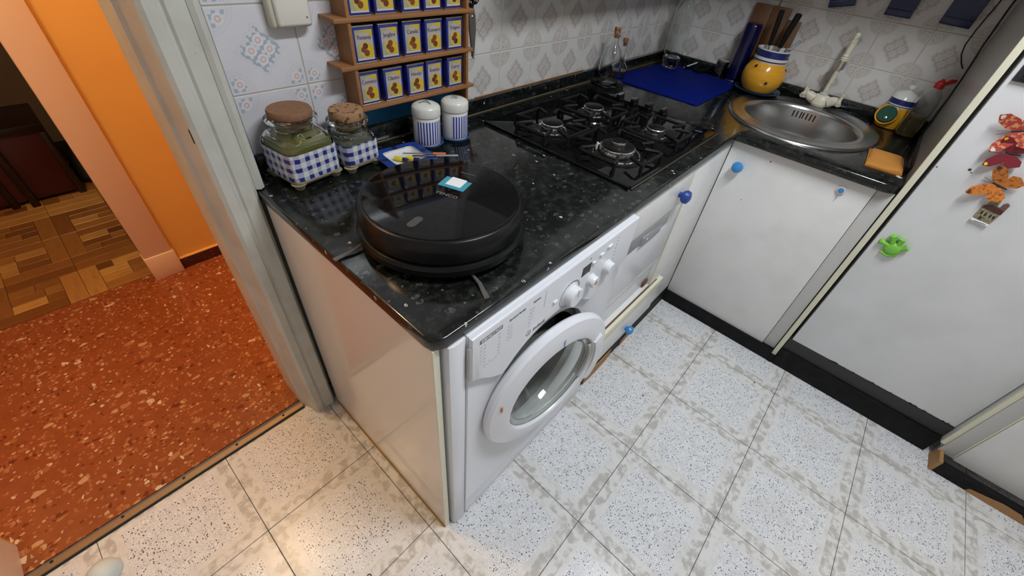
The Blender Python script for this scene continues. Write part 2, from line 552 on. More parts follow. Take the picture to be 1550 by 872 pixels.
tile_blue = wall_tile_mat('blue_flower_tile', (.24, .34, .43), (.66, .40, .32), (.70, .69, .72), (.54, .54, .55), .66, .14)
tile_beige = wall_tile_mat('beige_flower_tile', (.36, .33, .32), (.52, .38, .31), (.65, .635, .605), (.42, .37, .325), .50, .52)  # beige motif and ground for the far columns and the sink wall

# gingham (object coordinates of a jar)
gingham = Mat('blue_gingham_paint', (.7, .7, .7), .5)
mm = gingham; x_, y_, z_ = mm.xyz(mm.obj())
nz = mm.noise(mm.obj(), 90, 3)
hx = ((x_ + y_) * 46.0 + (nz - .5) * .25).frac().lt(.47); hz = (z_ * 46.0 + (nz - .5) * .25).frac().lt(.47)
c_ = mm.mix((hx + hz) * .40, (.70, .71, .70), (.06, .08, .34))
c_ = mm.mix(hx * hz, c_, (.02, .025, .20))
mm.col(c_)
# stripes on canisters (angle)
stripes = Mat('blue_striped_ceramic', (.7, .7, .7), .2)
mm = stripes; x_, y_, z_ = mm.xyz(mm.obj())
at = mm.nt.nodes.new('ShaderNodeMath'); at.operation = 'ARCTAN2'
mm.nt.links.new(y_.v, at.inputs[0]); mm.nt.links.new(x_.v, at.inputs[1])
ang = Q(mm.nt, at.outputs[0])
band_ = z_.gt(.006) * z_.lt(.070) * ang.gt(-2.5) * ang.lt(.9)
st = (ang * 4.6).frac()
c_ = mm.mix(band_ * st.lt(.55), (.70, .70, .67), (.04, .055, .32))
c_ = mm.mix(band_ * st.gt(.55) * (z_ * 300).frac().lt(.4) * .35, c_, (.2, .24, .5))
mm.col(c_)
# tin label
tin_label = Mat('tin_label_print', (.7, .6, .1), .45)
mm = tin_label; x_, y_, z_ = mm.xyz(mm.obj())
nz = mm.noise(mm.obj(), 130, 3)
c_ = mm.mix(((x_ + .002) * 40 + (nz - .5) * 1.2).ss(-.5, .5), (.38, .36, .24), (.60, .43, .02))
c_ = mm.mix(nz.ss(.55, .66) * .6, c_, (.35, .30, .05))
dx = x_ + .001; dz = z_ + .006
halo = ((dx * dx) * 1.7 + dz * dz).sqrt()
c_ = mm.mix(halo.ss(.017, .021), mm.mix(.6, c_, (.66, .48, .02)), c_)
ban = (z_ - .017 + dx * dx * 22 + (nz - .5) * .004)
c_ = mm.mix(ban.gt(-.010) * ban.lt(.009), c_, (.42, .40, .42))
c_ = mm.mix(z_.lt(-.0275), c_, (.52, .52, .56))
mm.col(c_)
tin_flower = Mat('tin_label_spice_brown', (.16, .035, .012), .6)
mm = tin_flower; mm.col(mm.mix(mm.rand(), (.10, .02, .01), (.24, .06, .015)))

# ================================================================== ROOM SHELL
YA, XB = .687, 2.1197
struct('floor', B(-1.3, 2.3, -2.2, .70, -.03, -.005), grout_floor)
FLOOR = bpy.data.objects['floor']
tb = B(-FT / 2 + .0009, FT / 2 - .0009, -FT / 2 + .0009, FT / 2 - .0009, -.0055, 0, .0008, 1)
tme = mesh_of(tb, 'floor_tile'); GX, GY = .2905, -.2685
for i in range(-4, 5):
    for j in range(-3, 5):
        link('floor_tile', tme, floor_tile, FLOOR, (GX + (i + .5) * FT, GY - (j + .5) * FT, 0))

struct('floor_hall', B(-2.0, 1.2, .70, 1.745, -.03, 0), terrazzo)
pf = struct('floor_parlour', B(-2.0, .6, 1.745, 3.6, -.03, -.006), dark_gap)
PP = .2835
pieces = []
w4 = PP * .22
def plank(x0, x1, y0, y1): pieces.append((x0 + .0007, x1 - .0007, y0 + .0007, y1 - .0007))
for a in range(-3, 2):
    for b in range(0, 5):
        px, py = -.453 + a * PP, 1.75 + b * PP
        if (a + b) % 2:
            plank(px, px + PP - w4, py, py + w4); plank(px + PP - w4, px + PP, py, py + PP - w4)
            plank(px + w4, px + PP, py + PP - w4, py + PP); plank(px, px + w4, py + w4, py + PP)
        else:
            plank(px + w4, px + PP, py, py + w4); plank(px + PP - w4, px + PP, py + w4, py + PP)
            plank(px, px + PP - w4, py + PP - w4, py + PP); plank(px, px + w4, py, py + PP - w4)
        q = (PP - 2 * w4) / 3
        for k in range(3):
            y0 = py + w4 + k * q
            f = random.choice((.35, .5, .65))
            xm = px + w4 + f * 3 * q
            plank(px + w4, xm, y0, y0 + q); plank(xm, px + PP - w4, y0, y0 + q)
for x0, x1, y0, y1 in pieces:
    cx, cy = (x0 + x1) / 2, (y0 + y1) / 2
    if y1 - y0 > x1 - x0:
        bm = B((y0 - cy), (y1 - cy), -(x1 - cx), (x1 - cx), -.006, 0, .0006, 1)
        part('plank', bm, parquet, pf, (cx, cy, 0), (0, 0, PI / 2))
    else:
        part('plank', B(x0 - cx, x1 - cx, y0 - cy, y1 - cy, -.006, 0, .0006, 1), parquet, pf, (cx, cy, 0))

# wall between kitchen and hall (tiled on the kitchen side)
bm = B(-.088, 2.3, YA + .0014, .79, 0, 2.5); B(-1.3, -.80, YA + .0014, .79, 0, 2.5, bm=bm); B(-.80, -.088, YA + .0014, .79, 2.06, 2.5, bm=bm)
wallA = struct('wall_back', bm, grout)
wallB = struct('wall_right', B(XB + .0014, XB + .1, -2.2, YA + .0014, 0, 2.5), grout)
struct('wall_left', B(-1.3, -1.2, -2.2, YA, 0, 2.5), plain_wall)
struct('wall_front', B(-1.3, 2.3, -2.3, -2.2, 0, 2.5), plain_wall)
struct('ceiling', B(-1.3, 2.3, -2.3, .79, 2.5, 2.55), ceil_mat)
struct('wall_hall_near', B(-.088, 1.2, .79, .80, 0, 2.5), orange_paint)
struct('wall_hall_near.001', B(-2.0, -.80, .79, .80, 0, 2.5), orange_paint)
bm = B(-.15, 1.2, 1.71, 1.745, .058, 2.5); B(-2.0, -1.05, 1.71, 1.745, .058, 2.5, bm=bm); B(-1.05, -.15, 1.71, 1.745, 2.06, 2.5, bm=bm)
struct('wall_hall_far', bm, orange_paint)
bm = B(-.13, 1.2, 1.698, 1.745, 0, .056, .003)
struct('baseboard_hall', bm, base_terr)
struct('trim_2', B(-.13, 1.2, 1.694, 1.71, .056, .060, .001), orange_paint)
struct('wall_hall_left', B(-2.1, -2.0, .7, 3.6, 0, 2.5), orange_paint)
struct('wall_hall_right', B(1.2, 1.3, .79, 1.745, 0, 2.5), orange_paint)
struct('ceiling_hall', B(-2.1, 1.3, .79, 3.7, 2.5, 2.55), ceil_mat)
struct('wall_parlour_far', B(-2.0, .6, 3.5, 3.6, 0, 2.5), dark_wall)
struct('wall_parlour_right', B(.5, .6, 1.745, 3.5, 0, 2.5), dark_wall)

# wall tiles, one object each
TW = .0014
full = mesh_of(B(-WT / 2 + TW, WT / 2 - TW, 0, .008, -WT / 2 + TW, WT / 2 - TW, .0008, 1), 'wall_tile')


def tile_mesh(u0, u1):
    if u0 <= -WT / 2 + 1e-6 and u1 >= WT / 2 - 1e-6: return full
    return mesh_of(B(u0 + TW, u1 - TW, 0, .008, -WT / 2 + TW, WT / 2 - TW, .0012, 1), 'wall_tile')


full2 = full.copy()
U0, Z0, V0 = .0368, 1.0338, -.0174
cut = tile_mesh(-WT / 2, XB - (U0 + 12.5 * WT))
cutc = cut.copy()
for k in range(-1, 8):
    zc = Z0 + (k + .5) * WT
    for i in range(13):
        if i == 12: me = cutc
        else: me = full if i < 4 else full2
        link('wall_tile', me, tile_blue if i < 4 else tile_beige, wallA, (U0 + (i + .5) * WT, YA, zc))
meB = full.copy(); meB.materials.clear(); meB.materials.append(tile_beige.m)
c0 = tile_mesh(V0 + 4.5 * WT - YA, WT / 2)   # cut against the corner, tile x runs along -y
for k in range(-1, 8):
    zc = Z0 + (k + .5) * WT
    for i in range(-5, 4):
        yc = V0 - (i + .5) * WT
        me = meB
        if i == -5: me = c0
        link('wall_tile', me, tile_beige, wallB, (XB, yc, zc), (0, 0, -PI / 2))

# door casing at the hall doorway
d1 = structure_root('door_1')
prof = [(-.002, .79), (-.002, .614), (-.010, .606), (-.034, .606), (-.0385, .612), (-.0425, .612), (-.047, .606), (-.064, .606), (-.072, .613), (-.074, .640),
        (-.080, .648), (-.084, .668), (-.0905, .672), (-.0905, .79)]
part('door_jamb', prism(prof, 0, 2.1, .0015, seg=1), frame_paint, d1)
prof2 = [(-.798 - (x + .0905), y) for x, y in prof]
part('door_jamb', prism(prof2, 0, 2.1, .0015, seg=1), peach_paint, d1, label='pinkish left jamb of the doorway')
part('door_header', B(-.89, 0, .606, .79, 2.06, 2.15, .003), frame_paint, d1)
th = part('threshold_strip', prism([(-.80, .668), (-.088, .664), (-.088, .684), (-.80, .690)], 0, .004, .0015, seg=1), strip_metal, d1)
part('strip_lip', prism([(-.80, .6605), (-.088, .6565), (-.088, .664), (-.80, .668)], 0, .0025, .001, seg=1), dark_gap, d1)
for k in range(5): part('screw', lathe([(.004, .0035), (.004, .0046), (.002, .005)], 10), dark_gap, th, (-.155 - k * .148, .677 + k * .002, 0))
part('strike_slot', B(-.0735, -.0712, .620, .626, .985, 1.012), dark_gap, d1)
struct('trim_1', prism([(-.002, .6868), (-.002, .612), (.006, .606), (.016, .612), (.034, .676), (.036, .6868)], .8615, 2.3, .001, seg=1), frame_paint)

# far doorway of the hall
d2 = structure_root('door_2')
part('door_casing', B(-.232, -.131, 1.690, 1.75, .10, 2.12, .004), peach_paint, d2)
part('plinth_block', B(-.236, -.126, 1.684, 1.752, 0, .118, .004), peach_paint, d2)
part('door_casing', B(-1.15, -1.05, 1.690, 1.75, 0, 2.12, .004), peach_paint, d2)
part('door_header', B(-1.15, -.131, 1.690, 1.75, 2.06, 2.15, .004), peach_paint, d2)

# ================================================================== WORKTOP
CT = .86; CB = .832
outer = [(0, .684), (0, 0), (1.387, 0), (1.387, -.503), (2.117, -.503), (2.117, .684)]
outer = rounded(outer, [0, .030, .004, .045, 0, 0], 8)
hole = [(x, y) for x, y, z in ell(1.78, -.115, .283, .243, 0, 48)]
bm = curve_fill([outer, hole], (CT - CB) / 2 - .004, .004, 'worktop')
for v in bm.verts: v.co.z += (CT + CB) / 2
wt = thing('worktop', 'black speckled granite worktop running round the kitchen corner', 'worktop')
wt_top = part('slab', bm, granite, wt)
part('upstand', B(.036, 2.0995, .667, .6868, CT, .905, .002), granite, wt)
part('upstand', B(2.0995, 2.1195, -.503, .6868, CT, .905, .002), granite, wt)
part('upstand', B(1.55, 2.0995, -.503, -.493, CT, .885, .002), granite, wt)
part('sealant', tube([(.04, .6655, .861), (2.09, .6655, .861)], .0022, 6), sealant_m, wt, label='yellowed sealant line')
part('sealant', tube([(.735, .6845, .9065), (1.36, .6845, .9065)], .002, 6), raw_wood, wt, label='orange sealant line under the tiles')

# unseen cabinets added above the corner, out of frame, to shade the tiles
for nm, dims, lab in (('shade_cabinet', (1.78, 2.1155, -.50, .684, 1.42, 2.15), 'white wall cabinet above the sink'), ('shade_cabinet', (.75, 1.775, .36, .684, 1.42, 2.15), 'white wall cabinet above the hob')):
    wc = thing(nm, lab, 'cabinet', ((dims[0] + dims[1]) / 2, (dims[2] + dims[3]) / 2, dims[4]))
    hx_, hy_ = (dims[1] - dims[0]) / 2, (dims[3] - dims[2]) / 2
    part('carcass', B(-hx_ + (.018 if 'sink' in lab else 0), hx_, -hy_ + (.018 if 'hob' in lab else 0), hy_, 0, dims[5] - dims[4]), white_lam, wc)
    if 'sink' in lab:
        part('door', B(-hx_, -hx_ + .017, -hy_, -.002, 0, .73, .0015), white_lam, wc); part('door', B(-hx_, -hx_ + .017, .002, hy_, 0, .73, .0015), white_lam, wc)
    else:
        part('door', B(-hx_, -.002, -hy_, -hy_ + .017, 0, .73, .0015), white_lam, wc); part('door', B(.002, hx_, -hy_, -hy_ + .017, 0, .73, .0015), white_lam, wc)

# ================================================================== LEFT END PANEL
ep = thing('end_panel', 'white laminate end panel closing the counter beside the doorway', 'panel', (.011, .31, 0))
part('board', B(-.007, .007, -.297, .294, .001, .8315, .0006, 1), panel_lam, ep)
part('edge_strip', B(-.007, .007, -.2995, -.297, .001, .8315, .0005, 1), cream_edge, ep)
part('sealant', tube([(-.0085, -.296, .003), (-.0085, .29, .003)], .003, 6), brass, ep)

# ================================================================== WASHING MACHINE
wx0, wx1 = .026, .655
wm = thing('washing_machine', 'white front-loading washing machine with its door slightly ajar', 'washing machine')
bm = B(wx0 + .001, wx1, .020, .58, .004, .829, .004, 2)
ff = max((f for f in bm.faces if f.normal.y < -.9), key=lambda f: f.calc_area())
r = bmesh.ops.inset_region(bm, faces=[ff], thickness=.014)
ex = bmesh.ops.extrude_face_region(bm, geom=[ff])
for v in [g for g in ex['geom'] if isinstance(g, bmesh.types.BMVert)]: v.co.y += .50
bmesh.ops.delete(bm, geom=[ff], context='FACES')
part('cabinet', bm, appl_white, wm)
pil = [(wx0, .022), (wx0, .006), (wx0 + .003, -.001), (wx0 + .011, -.004), (.058, -.004), (.066, -.001), (.069, .010), (.069, .022)]
part('front_pillar', prism(pil, .004, .829, .002, seg=2), appl_white, wm)
rect = rounded([(.069, .095), (wx1, .095), (wx1, .829), (.069, .829)], [.001, .006, .006, .001], 3)
hc = [(.3235 + .190 * math.cos(2 * PI * k / 64), .485 + .190 * math.sin(2 * PI * k / 64)) for k in range(64)]
bm = curve_fill([rect, hc], .010, .002, 'front')
for v in bm.verts: v.co = Vector((v.co.x, .009 - v.co.z, v.co.y))
part('front_panel', bm, appl_white, wm)
part('plinth_panel', B(.069, wx1, -.003, .02, .006, .0925, .004), appl_white, wm)
part('door_seal', shell([(.189, .0), (.170, .006), (.158, -.02), (.160, -.05), (.185, -.04)], 56), black_satin, wm, (.3235, .018, .485), (PI / 2, 0, 0), label='dark rubber door seal')
part('drum', lathe([(.182, -.05), (.205, -.10), (.205, -.33), (.03, -.34)], 48, False, True), brushed, wm, (.3235, .018, .485), (PI / 2, 0, 0))
# fascia
arc = [(.3235 + .224 * math.cos(t), .485 + .224 * math.sin(t)) for t in [math.radians(138 - k * 6) for k in range(17)]]
fas = [(.070, .826), (.070, .704), (.082, .694), (.105, .684), (.130, .668)] + arc + [(.56, .660), (wx1, .690), (wx1, .826)]
part('fascia', prism_y(fas[::-1], -.0145, .000, .0055, 3), appl_white2, wm)
part('fascia_edge', prism_y([(.067, .800), (.067, .706), (.0705, .703), (.0705, .803)], -.0125, -.001, .001, 1), grey_lam, wm)
FY = -.0150
rx = (PI / 2, 0, 0)
part('label_bar', B(.088, .146, FY, -.0135, .8005, .8105), grey_text, wm, label='dark printed bar with white words')
text('lettering', 'EVERYDAY FAST', .0072, paper_white, wm, (.117, FY - .0003, .8055), rx, sx=.98)
text('lettering', 'Special & Partials', .0080, grey_text, wm, (.188, FY, .806), rx, sx=.85)
text('lettering', 'Options', .0080, grey_text, wm, (.246, FY, .806), rx, sx=.9)
text('lettering', 'indesit', .0165, grey_text, wm, (.268, FY, .7150), rx, sx=.95)
part('emblem', shell([(.0068, 0), (.0078, 0), (.0078, .0005), (.0068, .0005)], 24), grey_text, wm, (.2335, FY + .0003, .7150), rx)
text('lettering', 'i', .013, grey_text, wm, (.2335, FY, .7150), rx)
bm = bmesh.new()
random.seed(3)
for (cx, n) in ((.092, 6), (.101, 7), (.140, 6), (.165, 5), (.173, 5), (.230, 6), (.238, 4)):
    for k in range(n):
        w_ = random.uniform(.0014, .0034)
        B(cx - w_, cx + w_, FY, -.0140, .790 - k * .0098 - .0016, .790 - k * .0098 + .0008, bm=bm)
for k in range(6): B(.098 + k * .008, .104 + k * .008, FY, -.0140, .722 + (k % 3) * .003, .7236 + (k % 3) * .003, bm=bm)
part('programme_marks', bm, pale_text, wm, kind='stuff')
part('panel_line', B(.2745, .2752, FY, -.0140, .765, .812), pale_text, wm)


def dial(name, x, z, r, h, mat=appl_white2):
    o = part(name, lathe([(r * 1.12, 0), (r * 1.12, .002), (r, .003), (r * .95, h - .002), (r * .85, h), (.0001, h)], 32), mat, wm, (x, -.0145, z), rx)
    return o


k1 = dial('programme_dial', .374, .738, .0265, .022)
part('dial_scale', shell([(.034, .0), (.038, .0), (.038, .0006), (.034, .0006)], 40), pale_text, k1)
bm = bmesh.new()
for k in range(7):
    t = math.radians(20 + k * 15)
    B(-.0016, .0016, .0335, .0375, 0, .0011, bm=bm)
    for v in bm.verts[-8:] if hasattr(bm.verts, 'ensure_lookup_table') and not bm.verts.ensure_lookup_table() else []: v.co = Matrix.Rotation(t - PI / 2, 3, 'Z') @ v.co
part('dial_ticks', bm, grey_text, k1, kind='stuff')
part('pointer', B(-.001, .001, .005, .025, .0215, .0228), pale_text, k1)
k2 = dial('temperature_dial', .462, .728, .016, .017)
part('stain', lathe([(.006, .0168), (.006, .0174)], 10), orange_pl, k2)
dial('spin_dial', .533, .730, .018, .018)
part('display', B(.411, .446, FY - .0003, -.0140, .765, .793, .0004, 1), black_gloss, wm, label='small black display window')
for x, z, w_ in ((.456, .785, .006), (.487, .793, .008), (.520, .801, .010), (.316, .752, .007)):
    part('button', B(x - w_, x + w_, -.0185, -.0135, z - .004, z + .004, .002), appl_white2, wm)
bm = bmesh.new()
for k in range(7): B(.556, .5585, FY, -.0140, .742 + k * .011, .7445 + k * .011, bm=bm)
part('indicator_marks', bm, grey_text, wm, kind='stuff')
part('rust_speck', lathe([(.002, 0), (.002, .0006)], 8), brown_speck, wm, (.436, FY + .0004, .808), rx)
# door
dr = part('door', shell([(.2050, -.010), (.2095, -.004), (.2095, .007), (.2040, .014), (.180, .0200), (.156, .0240), (.1490, .0225), (.1455, .016), (.1445, -.010)], 72),
          appl_white, wm, (.3235, -.0375, .480), (PI / 2, 0, math.radians(-7)))
part('door_glass', shell([(.1448, .010), (.135, .004), (.128, -.03), (.105, -.075), (.060, -.095), (.0005, -.098), (.0005, -.092), (.058, -.089), (.100, -.070), (.122, -.03), (.129, .008), (.143, .015)], 64), door_glass, dr)
hp = []
for k in range(13):
    t = math.radians(-34 + k * 5.3); hp.append((.150 * math.cos(t), .150 * math.sin(t)))
hp2 = [(.182 * math.cos(math.radians(-34 + k * 5.3)), .182 * math.sin(math.radians(-34 + k * 5.3))) for k in range(13)]
part('door_handle', prism(hp + hp2[::-1], .016, .029, .005, seg=2), appl_white2, dr)
hd = [(.135 * math.cos(math.radians(-32 + k * 5)), .135 * math.sin(math.radians(-32 + k * 5))) for k in range(13)]
hd2 = [(.1500 * math.cos(math.radians(-32 + k * 5)), .1500 * math.sin(math.radians(-32 + k * 5))) for k in range(13)]
part('grip_recess', prism(hd + hd2[::-1], .012, .020, .002, seg=1), grey_lam, dr)
part('blue_mark', B(-.001, .001, .155, .178, .0235, .0248), blue_knob, dr)
part('rust_mark', B(-.178, -.175, .050, .068, .0185, .0222), orange_pl, dr)

# ================================================================== APPLIANCE HOUSING UNDER THE HOB
hx0, hx1 = .662, 1.335
oc = thing('hob_base_cabinet', 'white base cabinet under the hob with blue round knobs', 'cabinet')
part('carcass', B(hx0, 1.39, .06, .60, .085, .8315), white_lam, oc)
part('stile', B(1.085, 1.4085, .0115, .06, .088, .8305, .0015), white_lam, oc)
part('stile_seam', B(1.0835, 1.0865, .010, .0135, .24, .79), cream_edge, oc)
part('top_front', B(hx0, 1.083, .010, .06, .7000, .8305, .0015), white_lam, oc)
kn = part('knob', lathe([(.009, 0), (.009, .007), (.018, .012), (.0225, .021), (.020, .032), (.010, .037), (.0005, .038)], 24), blue_knob2, oc, (.998, .010, .752), rx, label='dark blue round knob')
rl = part('rail_front', B(.665, 1.185, -.004, .06, .245, .290, .0015), cream_edge, oc, label='cream edged shelf rail')
part('rust_line', B(.665, 1.15, .008, .014, .2902, .2925), rust, oc)
part('rail_top', B(.665, 1.18, .015, .059, .2902, .2940), white_lam, oc)
part('lower_front', B(.665, 1.20, .004, .06, .092, .2435, .0015), white_lam, oc)
part('knob', lathe([(.008, 0), (.009, .004), (.016, .009), (.0195, .018), (.017, .028), (.009, .033), (.0005, .034)], 24), blue_knob, oc, (.965, .004, .135), rx, label='light blue round knob')
kk = part('plinth', B(.662, 1.398, .010, .06, .001, .085), black_plinth, oc)
part('bare_patch', prism([(.70, .006), (.78, .004), (.86, .005), (.90, .008), (.90, .0095), (.70, .0095)], .001, .05, 0), raw_wood, oc)
part('bare_patch', prism([(.98, .0065), (1.10, .008), (1.10, .0095), (.98, .0095)], .001, .028, 0), raw_wood, oc)
dw = thing('built_in_appliance', 'white built-in appliance with a grey handle strip under the hob', 'appliance')
part('front', B(.664, 1.082, .014, .058, .452, .6985, .003), appl_white2, dw)
part('lower_panel', B(.664, 1.082, .020, .058, .405, .4495, .003), appl_white2, dw)
part('foot_panel', B(.664, 1.082, .032, .058, .2955, .403, .002), appl_white, dw)
part('handle_strip', B(.664, .985, .010, .020, .648, .6985, .0015), grey_metal, dw)
hs = part('handle_grip', B(.80, .925, .004, .020, .640, .676, .004), grey_metal, dw, label='sunken grip of the handle strip')
part('grip_light', lathe([(.004, 0), (.004, .001)], 12), paper_white, hs, (.825, .0035, .662), rx)
part('rust_spot', B(1.045, 1.08, .022, .032, .300, .325, .004), rust, dw)

# ================================================================== SINK CABINET
DX = 1.410
sc = thing('sink_cabinet', 'white sink base cabinet with one wide door and two small knobs', 'cabinet')
part('carcass', B(DX + .018, 2.05, -.455, .010, .088, .66), white_lam, sc)
sd = part('door', B(DX, DX + .017, -.4525, .0095, .066, .829, .0015), white_lam, sc)
ry = (0, -PI / 2, 0)
part('knob', lathe([(.008, 0), (.008, .006), (.017, .011), (.0205, .019), (.018, .029), (.009, .034), (.0005, .035)], 24), blue_knob, sd, (DX, -.044, .744), ry, label='light blue round knob')
k = part('hook_knob', lathe([(.014, 0), (.014, .005), (.011, .007), (.0005, .0075)], 24), ceramic_w, sd, (DX, -.370, .789), ry, label='white rimmed blue button knob with a pin')
part('button', lathe([(.0085, .007), (.0085, .0085), (.0005, .010)], 20), blue_knob, sd, (DX, -.370, .789), ry)
part('pin', tube([(DX - .004, -.370, .776), (DX - .005, -.371, .757)], .0012, 6), chrome, sd)
for y, z, r in ((-.135, .797, .0026), (-.105, .626, .0018)):
    part('mark', lathe([(r, 0), (r, .0006)], 8), brown_speck, sd, (DX + .0003, y, z), ry)
part('filler_strip', B(DX + .006, DX + .02, -.500, -.4545, .066, .829, .001), grey_lam, sc)
part('plinth', B(1.400, 1.425, -.502, .030, .001, .0655), black_plinth, sc)
part('end_wall', B(DX + .03, 2.05, -.455, -.445, .66, .8315), white_lam, sc)

# sink
sk = thing('sink', 'round stainless steel sink bowl set into an oval rim', 'sink', (1.78, -.115, CT))
cxb = -.015
rings = [ell(0, 0, .316, .276, .0005, 72), ell(0, 0, .314, .274, .005, 72), ell(0, 0, .303, .264, .0065, 72), ell(0, 0, .288, .250, .004, 72), ell(cxb, 0, .232, .232, .003, 72),
         ell(cxb, 0, .219, .219, .0055, 72), ell(cxb, 0, .212, .212, .003, 72), ell(cxb, 0, .207, .207, -.010, 72), ell(cxb, 0, .200, .200, -.10, 72), ell(cxb, 0, .188, .188, -.142, 72), ell(cxb, 0, .15, .15, -.160, 72), ell(cxb, 0, .045, .045, -.166, 72)]
part('bowl', loft(rings, False, True), brushed, sk, smooth=60)
part('drain', lathe([(.044, -.165), (.040, -.1635), (.030, -.166), (.0005, -.166)], 24), chrome, sk, (cxb, 0, 0))
for k in range(7):
    t = math.radians(5.5 + (k - 3) * 4.2 - (1.5 if k > 3 else 0))
    part('overflow_slot', B(-.001, .001, -.0028, .0028, -.013, .013), dark_gap, sk, (cxb + .2045 * math.cos(t), .2045 * math.sin(t), -.030), (0, 0, t))
# tap
tp = thing('tap', 'old cream mixer tap with two cross handles at the sink', 'tap', (2.045, -.118, .8645))
part('body', loft([ell(0, 0, .020, .026, 0, 28), ell(0, 0, .026, .034, .010, 28), ell(.004, 0, .027, .040, .024, 28), ell(.006, 0, .022, .034, .040, 28), ell(.006, 0, .014, .020, .047, 28)]), cream_plastic, tp)
part('body_cap', lathe([(.016, .047), (.016, .052), (.011, .055)], 20), grey_lam, tp, (.006, 0, 0))
for s in (1, -1):
    part('valve', tube([(.004, s * .026, .022), (-.003, s * .050, .034), (-.006, s * .064, .040)], [.021, .018, .012], 16), cream_plastic, tp)
    h = part('cross_handle', tube([(-.006, s * .066, .020), (-.007, s * .069, .042), (-.008, s * .072, .066)], [.0085, .006, .0080], 12), cream_plastic, tp)
    part('cross_arm', tube([(-.030, s * .073, .030), (-.007, s * .069, .042), (.014, s * .067, .050)], [.0100, .006, .0080], 12), cream_plastic, h)
    part('seam', tube([(.003, s * .0305, .0235), (.0024, s * .0325, .0245)], .0212, 18), rust, tp)
part('spout', tube([(.006, 0, .052), (.004, -.002, .11), (.002, -.003, .155)], .0092, 14), cream_plastic, tp)
part('nozzle_nut', lathe([(.0125, 0), (.0185, .005), (.0200, .030), (.014, .036)], 24), nickel, tp, (.002, -.003, .148))
part('nozzle_ring', lathe([(.013, 0), (.0145, .004), (.0115, .006), (.0145, .010), (.0115, .014), (.0135, .018), (.0115, .024)], 20), cream_plastic, tp, (.002, -.004, .183))
part('nozzle_tip', tube([(.002, -.004, .205), (.0, -.005, .25), (-.002, -.006, .280), (-.002, -.006, .286)], [.0115, .0120, .0105, .005], 14), cream_plastic, tp)

# ================================================================== TALL PANEL, FRIDGE, NEXT CABINET
tpn = thing('tall_side_panel', 'tall grey side panel with cream front edge between counter and fridge', 'panel', (DX, -.511, 0))
part('board', B(.004, .71, -.0085, .0065, .05, 2.15), tall_lam, tpn)
part('plinth', B(-.012, .05, -.0115, .0075, .001, .044), black_plinth, tpn)
part('edge_strip', B(-.006, .004, -.0095, .0075, .045, 2.15, .001), cream_edge, tpn)
fr = thing('fridge', 'white built-in fridge door holding several magnets', 'fridge', (DX, -.815, 0))
part('door', B(0, .03, -.271, .283, .156, 1.95, .004), fridge_white, fr)
part('body', B(.032, .66, -.268, .280, .156, 1.95), grey_lam, fr)
part('plinth_ledge', B(-.002, .04, -.272, .291, .097, .1535, .002), ledge_grey, fr, label='dark grey plinth ledge')
part('plinth', B(-.010, .04, -.272, .291, .001, .095, .001), black_plinth, fr)
random.seed(5)
for y, z, r in ((.212, .959, .004), (.205, .953, .0018), (.285 - .008, .941, .0022)):
    part('scuff', lathe([(r, 0), (r, .0005)], 8), brown_speck, fr, (.0003, y, z), ry)
bm = bmesh.new()
for k in range(22):
    y = -.262 + random.random() * .40; w_ = random.uniform(.002, .006)
    B(-.0004, .002, y - w_, y + w_, .156, .156 + random.uniform(.002, .006), bm=bm)
part('chipped_edge', bm, brown_speck, fr, kind='stuff')
nc = thing('corner_cabinet', 'white cabinet with cream edges right of the fridge, chipped black plinth', 'cabinet', (1.385, -1.2, 0))
part('side_edge', B(0, .014, .098, .112, .088, 2.0, .001), cream_edge, nc)
part('side_board', B(.014, .6, .098, .111, .088, 2.0), grey_lam, nc)
part('face_strip', B(.0005, .014, .055, .0965, .050, 2.0, .0015), grey_lam, nc)
part('face_edge', B(.001, .016, .050, .0545, .050, 2.0, .0005), cream_edge, nc)
part('door', B(0, .017, -.50, .048, .044, 2.0, .0025), white_lam, nc)
part('carcass', B(.018, .6, -.50, .095, .060, 2.0), white_lam, nc)
part('plinth', B(-.058, -.03, -.60, .082, .001, .046), black_plinth, nc)
part('plinth_end', B(-.059, .02, .083, .094, .001, .060), raw_wood, nc, label='bare wooden end of the plinth')
bp = [(-.015, .001), (-.02, .018), (-.06, .026), (-.10, .036), (-.15, .034), (-.165, .02), (-.18, .001)]
bm = prism([(y, z) for y, z in bp], -.0600, -.058)
for v in bm.verts: v.co = Vector((v.co.z, v.co.x, v.co.y))
part('bare_patch', bm, raw_wood, nc, label='patch of bare wood where black paint chipped off')

# ================================================================== HOB
hob = thing('gas_hob', 'black glass gas hob with four burners and four knobs', 'hob', (0, 0, CT))
pl = rounded([(.697, .052), (1.306, .052), (1.306, .597), (.697, .597)], .012, 4)
part('glass_plate', prism(pl, .0005, .006, .0015), black_gloss, hob)
part('edge_trim', B(.689, .6965, .055, .595, .0003, .009, .002), black_satin, hob)
part('edge_trim', B(.697, 1.306, .0465, .0515, .0003, .004, .001), dull_trim, hob, label='thin dull brass front trim')
part('emblem', B(-.012, .012, -.002, .002, 0, .0004), grey_metal, hob, (1.255, .10, .0062), (0, 0, -1.35))


def burner(name, x, y, r):
    b = part(name, lathe([(r * 1.65, .006), (r * 1.62, .010), (r * 1.45, .012), (r * 1.30, .010), (r * 1.25, .013), (r * 1.1, .014)], 40), black_satin, hob, (x, y, 0), label='burner with chrome drip ring')
    part('drip_ring', shell([(r * 1.40, .0115), (r * 1.36, .0145), (r * 1.30, .0125), (r * 1.32, .010)], 40), chrome, b)
    part('crown', lathe([(r * .95, .013), (r * 1.0, .016), (r * 1.02, .032), (r * .94, .034)], 40), burner_al, b)
    part('cap', lathe([(r * .93, .0342), (r * .93, .0365), (r * .78, .0385), (.0005, .039)], 40), black_satin, b)
    return b


